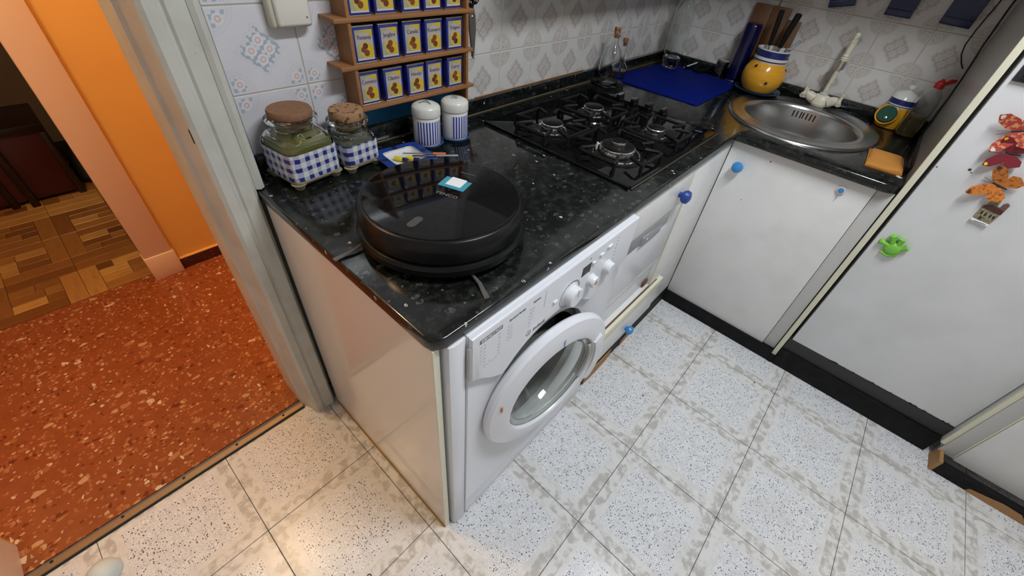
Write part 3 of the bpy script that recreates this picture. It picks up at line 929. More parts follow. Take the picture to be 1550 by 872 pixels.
BUR = [(.815, .415, .035), (1.060, .420, .035), (.838, .185, .052), (1.075, .182, .029)]
for (x, y, r), nm in zip(BUR, ('burner', 'burner', 'wok_burner', 'burner')): bb = burner(nm, x, y, r)
wb = [o for o in bpy.data.objects if o.name.startswith('wok_burner')][0]
part('inner_crown', lathe([(.022, .0385), (.024, .047), (.023, .050)], 28), burner_al, wb)
part('inner_cap', lathe([(.0225, .050), (.020, .052), (.0005, .0525)], 28), black_satin, wb)
part('outer_ring', shell([(.084, .006), (.082, .011), (.076, .011), (.076, .006)], 44), black_satin, wb)
part('igniter', lathe([(.003, .006), (.003, .034), (.0005, .036)], 10), ceramic_w, wb, (-.03, .052, 0))
for y in (.425, .363, .303, .243):
    kb = part('control_knob', lathe([(.022, .006), (.021, .010), (.017, .012), (.017, .028), (.015, .030)], 24), black_satin, hob, (1.247, y, 0))
    part('knob_grip', B(-.019, .019, -.0085, .0085, .024, .042, .003), black_satin, kb)
    part('grip_cap', B(-.018, .018, -.007, .007, .0420, .0432), chrome, kb)


def grate(x, y, h, fl, label):
    bm = bmesh.new()
    first = True
    for k in range(4):
        R = Matrix.Rotation(k * PI / 2, 4, 'Z')
        a = h * .52
        pts = [(fl, -a * .70, .036), (h * .93, -a, .036), (h, -a * .97, .035), (h, -a * .8, .033), (h, a * .8, .033), (h, a * .97, .035), (h * .93, a, .036), (fl, a * .70, .036)]
        bm2 = tube([R @ Vector(p) for p in pts], .0056, 6, bm)
        tube([R @ Vector((h, -a, .036)), R @ Vector((h + .003, -a - .002, .0065))], .0055, 6, bm)
        tube([R @ Vector((h, a, .036)), R @ Vector((h + .003, a + .002, .0065))], .0055, 6, bm)
    o = part('pan_support', bm, cast_iron, None, (x, y, CT + .0002))
    return tag(o, label, 'pan support', 'pan supports on the hob')


grate(*BUR[0][:2], .104, .054, 'black iron pan support over the left burner near the wall')
grate(*BUR[1][:2], .104, .054, 'black iron pan support over the right burner near the wall')
grate(*BUR[2][:2], .112, .068, 'black iron pan support over the big front burner')
grate(*BUR[3][:2], .100, .050, 'black iron pan support over the smallest front burner')

# ================================================================== ROBOT VACUUM
rv = thing('robot_vacuum', 'round black robot vacuum cleaner lying on the granite worktop', 'robot vacuum', (.212, .227, CT))
part('bumper', lathe([(.150, .012), (.164, .013), (.170, .018), (.1705, .030), (.166, .036), (.158, .038)], 80), black_satin, rv)
part('body', lathe([(.160, .038), (.1635, .042), (.1645, .066), (.1635, .078), (.158, .085), (.156, .0865), (.1535, .0868)], 80), black_satin, rv)
part('top_disc', lathe([(.1525, .0860), (.1520, .0885), (.150, .0890), (.0005, .0890)], 80), black_gloss, rv)
part('wheel', B(-.11, -.085, -.03, .03, 0.0002, .04, .006), black_matt, rv)
part('wheel', B(.085, .11, -.03, .03, 0.0002, .04, .006), black_matt, rv)
part('underside', lathe([(.06, .006), (.150, .012)], 60), black_matt, rv)
ra = math.radians(-70)
stc = part('sticker', B(-.029, .029, -.020, .020, 0, .0006), teal_sticker, rv, (.044, .013, .0892), (0, 0, ra), label='teal sticker with a blank white square')
part('sticker_square', B(-.017, .017, -.013, .020, .0006, .0009), paper_white, stc, (0, .003, 0))
text('lettering', 'YENCO', .0125, grey_text.__class__('robot_print', (.17, .16, .16), .5), rv, (.003, -.009, .0893), (0, 0, ra), sx=1.15)
part('print_line', B(-.018, .018, -.0012, .0012, 0, .0004), Mat('robot_print_line', (.10, .09, .09), .5), rv, (.094, .026, .0892), (0, 0, ra))
part('sensor_window', prism(rounded([(-.018, -.008), (.018, -.008), (.018, .008), (-.018, .008)], .0078, 5), 0, .0006), smoke, rv, (-.100, -.044, .0891), (0, 0, math.radians(15)))
for c, ang in (((-.058, -.145), -100), ((-.148, .058), 188)):
    bm = bmesh.new()
    for s_ in (-3, 0, 3):
        a_ = math.radians(ang + s_)
        tube([(c[0], c[1], .010), (c[0] + .03 * math.cos(a_), c[1] + .03 * math.sin(a_), .006), (c[0] + .068 * math.cos(a_ - .12), c[1] + .068 * math.sin(a_ - .12), .0022)], [.0022, .0022, .0016], 6, bm)
    part('side_brush', bm, bristle, rv, label='grey bristle side brush', kind='stuff')

# ================================================================== JARS
def jar(name, label, x, y, rot, hw, hb, hs, rneck, hl, zlab0, zlab1, content, fill, lid_r, lid_h, lid_mat):
    t = thing(name, label, 'jar', (x, y, CT), (0, 0, rot), 'gingham storage jars')
    N = 48
    sq = lambda h, z, p: ell(0, 0, h, h, z, N, p)
    o = [sq(hw * .86, .012, 5), sq(hw * .97, .016, 6), sq(hw, .024, 7), sq(hw, hb, 7), sq(hw * .97, hb + .012, 6), sq(hw * .88, hb + .022, 4), sq((hw * .6 + rneck * .45), hs - .006, 2.6), sq(rneck, hs, 2), sq(rneck, hs + .010, 2), sq(rneck + .013, hs + .018, 2), sq(rneck + .014, hs + .024, 2), sq(rneck + .008, hs + .026, 2),
         sq(rneck - .003, hs + .022, 2), sq(rneck - .004, hs, 2), sq((hw * .6 + rneck * .45) - .005, hs - .011, 2.6), sq(hw * .82, hb + .018, 4), sq(hw * .91, hb + .008, 6), sq(hw - .005, hb, 7), sq(hw - .005, .026, 7), sq(hw * .82, .020, 5)]
    part('glass_body', loft(o), green_glass, t)
    for sx in (1, -1):
        for sy in (1, -1):
            part('foot', lathe([(.008, 0), (.011, .003), (.013, .010), (.017, .0145)], 14), foot_clay, t, (sx * hw * .78, sy * hw * .78, 0))
    lab = [sq(hw + .0004, zlab0, 7), sq(hw + .0012, zlab0, 7), sq(hw + .0012, zlab1, 7), sq(hw + .0004, zlab1, 7)]
    bm = loft(lab + lab[:1], False, False)
    bmesh.ops.remove_doubles(bm, verts=bm.verts, dist=1e-6)
    part('gingham_band', bm, gingham, t)
    part('base_skirt', loft([sq(hw * .80, .0085, 5), sq(hw * .93, .0105, 6), sq(hw + .0008, .0175, 7), sq(hw + .0008, .0215, 7)], True, False), foot_clay, t)
    part('contents', loft([sq(hw - .0062, .027, 7), sq(hw - .0062, fill, 7)]), content, t)
    part('cork_lid', lathe([(rneck - .0050, hs + .006), (rneck - .0046, hs + .023), (lid_r * .97, hs + .0265), (lid_r, hs + .029), (lid_r, hs + lid_h), (lid_r * .95, hs + lid_h + .004), (.0005, hs + lid_h + .004)], 36), lid_mat, t)
    return t


j1 = jar('storage_jar', 'big square glass jar of green pickles with a dark cork lid', .113, .612, math.radians(7), .060, .086, .118, .040, .03, .022, .083, oil, .098, .0455, .038, cork_dark)
random.seed(11)
for k in range(9):
    part('pickle', ball(0, 0, 0, .016, .012, .010, 12), olive, j1, (random.uniform(-.034, .034), random.uniform(-.036, .030), .094 + random.uniform(-.004, .002)), (random.random(), random.random(), random.random() * 3))
j2 = jar('storage_jar', 'smaller square glass jar of dried herbs, tall cork in its neck', .234, .600, math.radians(6), .046, .070, .090, .034, .03, .022, .068, herb, .066, .039, .044, cork)

# ================================================================== CANISTERS AND SAUCERS
for (x, y, letter, lab, lab2) in ((.452, .580, 'A', 'striped ceramic canister with the letter A on its lid', 'slate blue saucer under the canister lettered A'),
                                  (.543, .567, 'S', 'striped ceramic canister with the letter S on its lid', 'slate blue saucer under the canister lettered S')):
    s = part('saucer', shell([(.030, 0), (.040, .001), (.0445, .009), (.0428, .0098), (.038, .0045), (.0005, .004), (.0005, .0)], 36), saucer_blue, None, (x, y, CT + .0001))
    tag(s, lab2, 'saucer', 'saucers under the canisters')
    c = thing('canister', lab, 'canister', (x, y, CT + .0046), (0, 0, -.55), 'striped ceramic canisters')
    if letter == 'S': c.rotation_euler = (0, 0, -.05)
    part('body', lathe([(.034, 0), (.0362, .003), (.0370, .012), (.0370, .076), (.036, .078)], 40), stripes, c)
    part('lid', lathe([(.0362, .0785), (.0385, .080), (.0390, .083), (.0385, .100), (.036, .1045), (.028, .1090), (.016, .1115), (.0005, .1122)], 40), ceramic_w, c)
    text('lettering', letter, .034, grey_text, c, (0, 0, .1118), (0, 0, -.35 if letter == 'A' else -.85), .0008, sx=1.5)

# ================================================================== ASHTRAY WITH BITS
at_ = thing('ashtray', 'square blue and white ceramic dish on the worktop by the canisters', 'dish', (.338, .530, CT), (0, 0, -.08))
def sq4(hx, hy, z, p=9): return ell(0, 0, hx, hy, z, 40, p)
part('outer', loft([sq4(.045, .040, .0002), sq4(.062, .056, .010), sq4(.068, .062, .016), sq4(.067, .061, .0175), sq4(.046, .041, .0165), sq4(.044, .039, .0155)], True, False), blue_glaze, at_)
part('well', loft([sq4(.0458, .0408, .0170), sq4(.040, .035, .010), sq4(.034, .029, .0065), sq4(.004, .004, .006)], False, True), ceramic_w, at_)
for k, (x, y) in enumerate(((-.057, 0), (.057, 0), (0, .051), (0, -.051))):
    part('cigarette_notch', B(-.009 if k < 2 else -.006, .009 if k < 2 else .006, -.006 if k < 2 else -.009, .006 if k < 2 else .009, .0168, .0186, .002), navy_pl, at_, (x, y, 0))
for (x, y, a, l1) in ((.322, .524, -1.05, 'yellow and navy small battery lying left in the blue dish'), (.345, .508, -1.0, 'yellow and navy small battery lying right in the blue dish')):
    b = thing('battery', l1, 'battery', (x, y, CT + .0125), (0, PI / 2, a), 'batteries in the dish')
    part('casing', lathe([(.0055, -.018), (.0058, -.0175), (.0058, .004)], 16), yellow_pl, b)
    part('dark_end', lathe([(.0058, .0042), (.0058, .0175), (.0054, .018)], 16), navy_pl, b)
    part('terminal', lathe([(.0022, .018), (.0022, .0198)], 10), chrome, b)
sv = thing('screwdriver', 'thin screwdriver with orange handle laid across the blue dish', 'screwdriver', (.395, .486, CT + .0218))
part('shaft', tube([(-.060, .048, .0), (.0, 0, 0)], .0016, 8), steel_blade, sv)
part('handle', tube([(.0, 0, 0), (.026, -.021, 0)], [.0034, .0034], 10), orange_pl, sv)
kf = thing('table_knife', 'small knife resting on the blue dish beside the screwdriver', 'knife', (.395, .478, CT + .0192))
part('blade', prism([(-.05, .03), (.0, -.006), (.004, 0), (-.044, .036)], 0, .0012), steel_blade, kf)
part('handle', prism([(.0, -.006), (.046, -.040), (.050, -.034), (.004, 0)], -.0006, .0022, .0006, seg=1), grey_metal, kf)

# ================================================================== SPICE RACK AND TINS
rk = thing('spice_rack', 'wooden spice rack with blue back hanging on the tiled wall', 'rack', (.47, .686, .905))
X0 = .47
part('upright', B(.288 - X0, .2965 - X0, -.061, 0, 0, .44, .001), wood_rack, rk)
part('upright', B(.6395 - X0, .648 - X0, -.061, 0, 0, .44, .001), wood_rack, rk)
SH = [(.9785, .278, .668), (1.0765, .2545, .664), (1.173, .2555, .664), (1.2695, .2555, .664)]
for zt, xa, xb in SH: part('shelf', B(xa - X0, xb - X0, -.064, 0, zt - .905 - .009, zt - .905, .001), wood_rack, rk)
part('back_board', B(.2968 - X0, .6392 - X0, -.006, -.0008, .003, .435), rack_blue, rk)
TH_ = .0795
def make_tin():
    t = bpy.data.objects.new('spice_tin', None); COL.objects.link(t)
    part('tin_body', B(-.028, .028, -.021, .021, .002, TH_ - .004, .002), tin_blue, t)
    part('base_rim', B(-.0283, .0283, -.0213, .0213, 0, .0024, .001, 1), tin_metal, t)
    part('lid', B(-.0283, .0283, -.0213, .0213, TH_ - .004, TH_, .001, 1), tin_metal, t)
    lb = part('tin_label', B(-.0225, .0225, -.0004, .0004, -.0315, .0315, .0003, 1), tin_label, t, (0, -.0214, .0385))
    for x, z, r in ((.001, -.002, .0068), (-.0055, -.009, .0058), (.003, -.0165, .0072)):
        part('spice_print', lathe([(r, 0), (r, .0004)], 14), tin_flower, t, (x, -.0219, .0385 + z), rx)
    return t
def copy_tree(o):
    c = o.copy(); COL.objects.link(c)
    for ch in list(o.children):
        d = ch.copy(); COL.objects.link(d); d.parent = c
    return c
names = {1: ['Pimienta', 'Jengibre', 'Canela', 'Romero', 'Orégano'], 0: ['Comino', 'Cilantro', 'Hinojo', 'Eneldo', 'Curry']}
ordw = ['first', 'second', 'third', 'fourth', 'fifth']
proto = make_tin(); used = False
for row in (2, 1, 0):
    for k in range(5):
        t = proto if not used else copy_tree(proto)
        used = True
        t.location = (.3265 + k * .0682 + (.003 if k in (2, 4) else 0), .6525 + (.004 if (k + row) % 3 == 0 else 0), SH[row][0] + .0002)
for ob in [o for o in bpy.data.objects if o.parent is None and o.name.startswith('spice_tin')]:
    row = min((0, 1, 2), key=lambda q: abs(SH[q][0] - ob.location.z)); k = int(round((ob.location.x - .3265) / .0682))
    rn = ['bottom', 'middle', 'top'][row]
    if row < 2:
        w = names[row][k]
        tag(ob, f'blue spice tin lettered {w}, {ordw[k]} from left on the {rn} shelf', 'spice tin', 'blue spice tins in the rack')
        text('lettering', w, .0128, label_ink, ob, (0, -.0222, .0385 + .0160), rx, .0002, sx=.98 if len(w) < 7 else .80)
    else:
        tag(ob, f'blue spice tin cut by the picture edge, {ordw[k]} from left on the {rn} shelf', 'spice tin', 'blue spice tins in the rack')

sci = thing('scissors', 'pair of scissors with black handles hanging at the rack side', 'scissors', (.672, .640, 1.14))
part('blade', prism_y([(-.012, .030), (.006, .034), (.014, .012), (.016, -.03), (.010, -.098), (.006, -.098), (-.006, -.02)], -.0025, -.0005, .0004, 1), steel_blade, sci)
part('blade', prism_y([(-.014, .026), (.004, .034), (.012, .010), (.012, -.03), (.007, -.094), (.004, -.094), (-.009, -.02)], .0, .002, .0004, 1), steel_blade, sci)
part('pivot', lathe([(.0032, 0), (.0032, .0016)], 12), chrome, sci, (.0025, -.0024, .010), rx)
for s in (-1, 1):
    lp = [(s * .016 + .013 * math.cos(t) - .002, s * .001, .064 + .022 * math.sin(t)) for t in [2 * PI * i / 16 for i in range(17)]]
    hh = part('handle', tube(lp, .0045, 8), black_satin, sci)
    part('shank', tube([(0, s * .001, .028), (s * .010 - .002, s * .001, .046)], .0045, 8), black_satin, hh)
part('hanging_pin', tube([(-.002, .0, .086), (-.002, .047, .090)], .0015, 6), chrome, sci)

# light switch
sw = thing('light_switch', 'ivory surface mounted light switch box on the tiles', 'switch', (.188, .6868, 1.19))
part('box', B(-.043, .043, -.024, 0, -.036, .050, .008, 3), switch_dirty, sw)
part('rocker', B(-.033, .038, -.032, -.020, -.032, .046, .006, 3), switch_mat, sw)
part('screw', lathe([(.0016, 0), (.0016, .0008)], 8), dark_gap, sw, (.028, -.0318, -.016), rx)

# ================================================================== BOTTLES BY THE HOB
gd = part('glass_dish', shell([(.05, 0), (.062, .003), (.072, .012), (.069, .013), (.058, .006), (.0005, .005), (.0005, 0)], 10), green_glass, None, (1.435, .602, CT + .0001), smooth=20)
tag(gd, 'faceted green tinted glass dish under the tall oil bottle', 'dish')
gb = thing('oil_bottle', 'tall clear glass oil bottle with a cork pourer', 'bottle', (1.440, .604, CT + .0055))
part('glass_body', loft([ell(0, 0, .036, .036, 0, 32, 3.4), ell(0, 0, .040, .040, .004, 32, 4), ell(0, 0, .041, .041, .075, 32, 3.5), ell(0, 0, .040, .040, .105, 32, 2.4), ell(0, 0, .031, .031, .130, 32), ell(0, 0, .016, .016, .146, 32), ell(0, 0, .0125, .0125, .160, 32), ell(0, 0, .0125, .0125, .176, 32), ell(0, 0, .0175, .0175, .178, 32), ell(0, 0, .0175, .0175, .184, 32),
     ell(0, 0, .011, .011, .184, 32), ell(0, 0, .0105, .0105, .160, 32), ell(0, 0, .014, .014, .145, 32), ell(0, 0, .029, .029, .128, 32), ell(0, 0, .037, .037, .104, 32, 2.4), ell(0, 0, .038, .038, .075, 32, 3.5), ell(0, 0, .037, .037, .008, 32, 4)]), glass, gb)
part('cork', lathe([(.010, .172), (.0104, .186), (.0125, .187), (.0145, .207), (.013, .209)], 20), cork, gb)
part('pourer', tube([(0, 0, .209), (.001, 0, .222), (.004, 0, .236)], [.0022, .0018, .0014], 8), chrome, gb)
fk = thing('vinegar_flask', 'small round glass flask with a cork beside the oil bottle', 'flask', (1.560, .622, CT))
part('glass_body', loft([ell(0, 0, .018, .018, .0003, 32), ell(0, 0, .030, .030, .008, 32), ell(0, 0, .036, .036, .030, 32), ell(0, 0, .032, .032, .052, 32), ell(0, 0, .016, .016, .070, 32), ell(0, 0, .0095, .0095, .085, 32), ell(0, 0, .0095, .0095, .135, 32), ell(0, 0, .012, .012, .142, 32),
     ell(0, 0, .0085, .0085, .142, 32), ell(0, 0, .0075, .0075, .085, 32), ell(0, 0, .014, .014, .068, 32), ell(0, 0, .0295, .0295, .050, 32), ell(0, 0, .0335, .0335, .030, 32), ell(0, 0, .027, .027, .010, 32)]), glass, fk)
part('vinegar', lathe([(.024, .0105), (.0325, .024), (.0332, .030), (.0325, .036)], 28), Mat('dark_vinegar', (.25, .12, .10), .05, Transmission_Weight=.9, IOR=1.34), fk)
part('cork', lathe([(.0072, .132), (.0080, .144), (.0115, .146), (.0125, .160), (.011, .161)], 18), cork_dark, fk)
part('pourer', tube([(0, 0, .161), (.002, 0, .176), (.004, 0, .186)], [.0016, .0013, .001], 8), chrome, fk)

# blue mat and the things on it
mt_ = part('drying_mat', prism(rounded([(1.530, .225), (2.030, .225), (2.075, .62), (1.600, .655), (1.530, .600)], .012, 4), 0, .004, .001), mat_blue, None, (0, 0, CT + .0001))
tag(mt_, 'dark blue drying mat in the corner of the worktop', 'mat')
MZ = CT + .0042
pb = thing('water_bottle', 'tall clear plastic water bottle standing on the blue mat', 'bottle', (1.965, .565, MZ))
n = 40
def petal(r, z, a): return [((r + a * math.cos(5 * 2 * PI * i / n)) * math.cos(2 * PI * i / n), (r + a * math.cos(5 * 2 * PI * i / n)) * math.sin(2 * PI * i / n), z) for i in range(n)]
R_ = lambda r, z: ell(0, 0, r, r, z, n)
part('plastic_body', loft([petal(.022, .0002, .006), petal(.036, .006, .004), petal(.042, .022, .002), R_(.044, .034), R_(.044, .09), R_(.0425, .10), R_(.044, .11), R_(.044, .20), R_(.0425, .21), R_(.044, .22), R_(.040, .25), R_(.025, .285), R_(.014, .305), R_(.013, .325),
     R_(.0118, .325), R_(.0125, .303), R_(.024, .283), R_(.039, .249), R_(.043, .219), R_(.0416, .21), R_(.043, .20), R_(.043, .11), R_(.0416, .10), R_(.043, .09), R_(.043, .036), R_(.036, .012)]), pet, pb)
part('water', loft([R_(.034, .0125), R_(.0424, .036), R_(.0424, .050)]), water, pb)
part('cap', lathe([(.015, .316), (.015, .332), (.013, .334)], 20), blue_knob, pb)
dp = thing('drain_strainer', 'small black ring strainer with a stick on the blue mat', 'strainer', (2.045, .440, MZ))
part('ring', shell([(.017, 0), (.026, 0), (.027, .012), (.018, .012)], 28), black_satin, dp)
part('stick', tube([(-.012, .075, .004), (.014, .040, .026), (.022, .028, .034)], .003, 8), grey_metal, dp)
part('cup', lathe([(.012, 0), (.016, .004), (.017, .014), (.015, .014), (.011, .004)], 20), black_satin, dp, (.0, .062, 0))
gl = thing('drinking_glass', 'upturned clear drinking glass by the wall behind the mat', 'glass', (2.062, .345, MZ))
part('tumbler', loft([R_(.030, .0002), R_(.0315, .002), R_(.027, .075), R_(.025, .078), R_(.0005, .078), R_(.0005, .070), R_(.0235, .070), R_(.0285, .0002)]), glass, gl)
cb = thing('blue_cylinder', 'slim dark blue cylinder standing between mat and yellow pot', 'canister', (2.048, .268, MZ))
part('tube_body', lathe([(.032, 0), (.0345, .003), (.0345, .236), (.032, .240)], 36), cyl_blue, cb)
part('base_ring', lathe([(.0350, .001), (.0355, .006), (.035, .010)], 36), chrome, cb)
part('tube_cap', lathe([(.032, .240), (.031, .246), (.0005, .247)], 36), cyl_blue, cb)
bd = thing('chopping_board', 'dark wooden chopping board leaning on the wall behind the pot', 'board', (2.0985, .205, .9055), (0, math.radians(1.5), 0))
part('plank', B(-.017, -.001, .028, .105, .0, .275, .003), board_wood, bd)
part('plank', B(-.017, -.001, -.048, .0272, .0, .275, .003), board_wood, bd)
part('plank', B(-.017, -.001, -.105, -.0488, .0, .235, .003), board_wood, bd)
part('hanging_hook', tube([(-.008, .01, .274), (-.008, .01, .31)], .0022, 8), rust, bd)

# pot with utensils
ps = part('plate', shell([(.055, 0), (.085, .004), (.100, .014), (.098, .0155), (.083, .008), (.0005, .006), (.0005, 0)], 40), plate_blue, None, (1.978, .132, CT + .0068))
tag(ps, 'slate blue plate under the yellow utensil pot', 'plate')
PX, PY, PZ = 1.989, .134, CT + .0129
pt = thing('utensil_pot', 'yellow pot with a blue and white neck holding utensils', 'pot', (PX, PY, PZ))
part('belly', loft([ell(0, 0, r, r, z, 44) for r, z in ((.056, 0), (.065, .003), (.083, .032), (.089, .060), (.085, .088), (.072, .110), (.0655, .119))], True, False), yellow_glaze, pt)
for r0, z0, r1, z1, mt in ((.0655, .119, .0670, .1245, ceramic_w), (.0675, .1245, .0680, .1295, navy_pl), (.0690, .1295, .0695, .1405, ceramic_w), (.0665, .1405, .0670, .166, neck_blue), (.0682, .166, .0682, .170, ceramic_w)):
    part('neck_band', lathe([(r0, z0), (r1, z1)], 44, False, False), mt, pt)
part('neck_inside', lathe([(.0682, .170), (.062, .170), (.060, .125), (.0005, .120)], 44, False, True), ceramic_w, pt)
for a, z in ((-2.66, .050), (-3.50, .104), (-1.5, .10)):
    r = .0885 if z < .07 else .078
    part('vent_hole', lathe([(.0058, 0), (.0058, .003)], 14), dark_gap, pt, (r * .985 * math.cos(a), r * .985 * math.sin(a), z), (0, PI / 2 - (.0 if z < .07 else .6), a))
def utensil(nm, lab, x, y, dx, dy, z1, r, mat, flat=1.0, metal=True):
    t = thing(nm, lab, 'utensil', (PX + x, PY + y, PZ + .122), (0, 0, 0), 'utensils in the yellow pot')
    part('handle', tube([(dx * .35, dy * .35, .055), (dx * .6, dy * .6, z1 * .6), (dx, dy, z1 - .004), (dx * 1.01, dy * 1.01, z1)], [r * .75, r, r * 1.05, r * .5], 12), mat, t)
    part('shaft', tube([(0, 0, 0), (dx * .35, dy * .35, .055)], r * .5, 8), steel_blade, t)
utensil('kitchen_knife', 'black handled knife at the left in the yellow pot', .0, .022, .006, .016, .186, .0105, black_satin)
utensil('kitchen_knife', 'thick black handled knife in the middle of the yellow pot', -.005, -.008, .012, -.022, .184, .0125, black_satin)
utensil('ladle', 'short dark utensil leaning right in the yellow pot', .005, -.026, .012, -.052, .094, .0065, grey_metal)

# sponge holder, bottle, cloth
sh = thing('sponge_holder', 'yellow and blue ceramic sponge pot with a white domed lid', 'sponge holder', (2.050, -.385, CT), (0, 0, 0))
bm = loft([ell(0, 0, r, r, z, 40) for r, z in ((.040, .0002), (.046, .004), (.053, .030), (.054, .050), (.050, .070), (.044, .082))], True, False)
part('belly', bm, yellow_glaze, sh)
for r0, z0, r1, z1, mt in ((.0445, .082, .0450, .086, ceramic_w), (.0452, .086, .0452, .089, navy_pl), (.0460, .089, .0460, .093, ceramic_w), (.0450, .093, .0440, .112, neck_blue)):
    part('neck_band', lathe([(r0, z0), (r1, z1)], 40, False, False), mt, sh)
part('lid', lathe([(.0445, .112), (.040, .124), (.028, .134), (.012, .139), (.008, .142), (.013, .150), (.012, .158), (.004, .162), (.0005, .162)], 36), ceramic_w, sh)
a = math.radians(163)
mo = thing('scourer', 'green scouring pad sitting in the mouth of the sponge pot', 'scourer', (2.050 - .0535, -.3625, CT + .0555), (0, 0, a))
lip = part('mouth', shell([(.0355, -.012), (.0400, .002), (.0385, .008), (.0345, .006), (.031, -.010)], 28), yellow_glaze, sh, (-.0455, .0205, .052), (0, math.radians(-66), math.radians(-14)), label='wide spoon-shaped mouth of the pot')
part('pad', lathe([(.0315, -.006), (.0315, .000), (.029, .003)], 24), green_sponge, mo, (0, 0, 0), (0, math.radians(68), 0))
part('steel_wool', ball(.008, .006, -.012, .008, .008, .008, 12), chrome, mo)
db = thing('soap_bottle', 'clear plastic bottle with a red flip cap against the panel', 'bottle', (1.985, -.452, CT))
part('plastic_body', loft([R_(.028, .0003), R_(.033, .004), R_(.034, .05), R_(.032, .075), R_(.034, .10), R_(.034, .130), R_(.029, .155), R_(.016, .178), R_(.013, .186), R_(.0115, .186), R_(.0145, .177), R_(.0275, .154), R_(.0325, .130), R_(.0325, .10), R_(.0305, .075), R_(.0325, .05), R_(.0315, .006)]), pet, db)
part('soap', loft([R_(.031, .0065), R_(.0318, .05), R_(.0300, .075), R_(.0305, .084)]), Mat('pale_soap', (.62, .52, .26), .05, Transmission_Weight=.9, IOR=1.34), db)
cpd = part('cap', lathe([(.015, .180), (.0155, .196), (.012, .202), (.006, .207), (.005, .212)], 20), red_plastic, db)
part('flip_lid', tube([(.006, -.012, .197), (.014, -.024, .206), (.022, -.036, .210)], [.006, .009, .006], 10), red_plastic, cpd)
# folded cloth
bm = bmesh.new()
nx, ny = 16, 12
def cz(u, v, k):
    e = max(0, abs(u - .5) * 2 - .80) / .2; e2 = max(0, abs(v - .5) * 2 - .75) / .25
    return .003 + k * .0065 + .0032 * math.sin(u * 5.5 + k) * math.sin(v * 4 + k * 2) * (.4 + .6 * k) - .0055 * (e * e + e2 * e2) * (1 if k else .35)
cl = thing('folded_cloth', 'folded orange cleaning cloth on the counter edge by the sink', 'cloth', (1.580, -.432, CT), (0, 0, .06))
for k in range(2):
    top = [[bm.verts.new(((i / nx - .5) * (.180 - .006 * k), (j / ny - .5) * (.104 - .005 * k), cz(i / nx, j / ny, k) + .006)) for j in range(ny + 1)] for i in range(nx + 1)]
    bot = [[bm.verts.new(((i / nx - .5) * (.180 - .006 * k), (j / ny - .5) * (.104 - .005 * k), max(.0006, cz(i / nx, j / ny, k) - .003))) for j in range(ny + 1)] for i in range(nx + 1)]
    for L, rev in ((top, 0), (bot, 1)):
        for i in range(nx):
            for j in range(ny): bm.faces.new((L[i][j], L[i + 1][j], L[i + 1][j + 1], L[i][j + 1]))
    for i in range(nx):
        for j in (0, ny): bm.faces.new((top[i][j], top[i + 1][j], bot[i + 1][j], bot[i][j]))
    for j in range(ny):
        for i in (0, nx): bm.faces.new((top[i][j], top[i][j + 1], bot[i][j + 1], bot[i][j]))
    if k == 0:
        part('lower_fold', bm, cloth_or, cl, smooth=60); bm = bmesh.new()
    else: part('upper_fold', bm, cloth_or, cl, smooth=60)
part('care_tag', B(-.012, .004, -.006, .006, 0, .001), paper_white, cl, (-.099, -.044, .0012), (.05, 0, .9))

# blue plaques hanging at the top of the sink wall
def plaque(y0, y1, zb, tilt, lab):
    t = thing('blue_plaque', lab, 'plaque', (2.1195, (y0 + y1) / 2, zb), (tilt, 0, 0), 'blue plaques above the sink')
    h = (y1 - y0) / 2
    pr_ = [(-.001, 0), (-.016, 0), (-.020, .004), (-.020, .030), (-.017, .040), (-.017, .13), (-.001, .13)]
    bm = prism([(x, z) for x, z in pr_], -h, h, .002)
    for v in bm.verts: v.co = Vector((v.co.x, v.co.z, v.co.y))
    part('tile_body', bm, plaque_blue, t)
    part('ridge', tube([(-.0195, -h + .004, .022), (-.0195, h - .004, .022)], .003, 8), plaque_blue, t)
plaque(-.055, .035, 1.216, -.25, 'tilted blue ceramic plaque leftmost above the sink')
plaque(-.247, -.160, 1.216, 0, 'blue ceramic plaque in the middle above the tap')
plaque(-.428, -.335, 1.218, .03, 'blue ceramic plaque rightmost above the sink')

# cable down the panel
cv = part('cable', tube([(2.112, -.497, 1.45), (2.108, -.490, 1.30), (2.10, -.494, 1.18), (2.06, -.499, 1.10), (2.00, -.500, 1.02), (1.99, -.500, .93), (1.99, -.496, .888)], .003, 8), black_matt, None)
tag(cv, 'thin black cable running down the grey tall panel', 'cable')
cv2 = part('cable', tube([(2.112, -.470, 1.45), (2.112, -.456, 1.30), (2.112, -.448, 1.22), (2.112, -.448, 1.17), (2.111, -.456, 1.14), (2.106, -.472, 1.115), (2.095, -.486, 1.10)], .0022, 8), black_matt, None)
tag(cv2, 'second thin black cable looping on the tiles beside the panel', 'cable')

# ================================================================== FRIDGE MAGNETS
hm = thing('hand_magnet', 'bright green rubber hand magnet on the fridge door', 'magnet', (DX, -.585, .680), (0, 0, 0))
FX = -.0002
def dab(cy, cz_, ry_, rz_, d=.008, bm=None): return ball(-d * .8, cy, cz_, d, ry_, rz_, 14, bm)
bm = dab(-.003, -.008, .024, .023, .011)
tube([(-.009, .020, -.030), (-.011, -.004, -.034), (-.009, -.022, -.022)], .005, 8, bm)
for (y0, z0, y1, z1, r) in ((.010, -.002, .038, .003, .0100), (.006, .006, .018, .034, .0110), (-.008, .008, -.007, .033, .0102), (-.018, -.002, -.032, .013, .0098)):
    tube([(-.008, y0, z0), (-.009, (y0 * .5 + y1 * .5), (z0 * .5 + z1 * .5)), (-.009, y1, z1), (-.009, y1 + (y1 - y0) * .12, z1 + (z1 - z0) * .12)], [r * .75, r * .72, r, r * .4], 10, bm)
part('hand', bm, green_rubber, hm, smooth=70)
part('magnet_disc', lathe([(.010, 0), (.010, .003)], 16), dark_gap, hm, (0, -.002, -.006), ry)

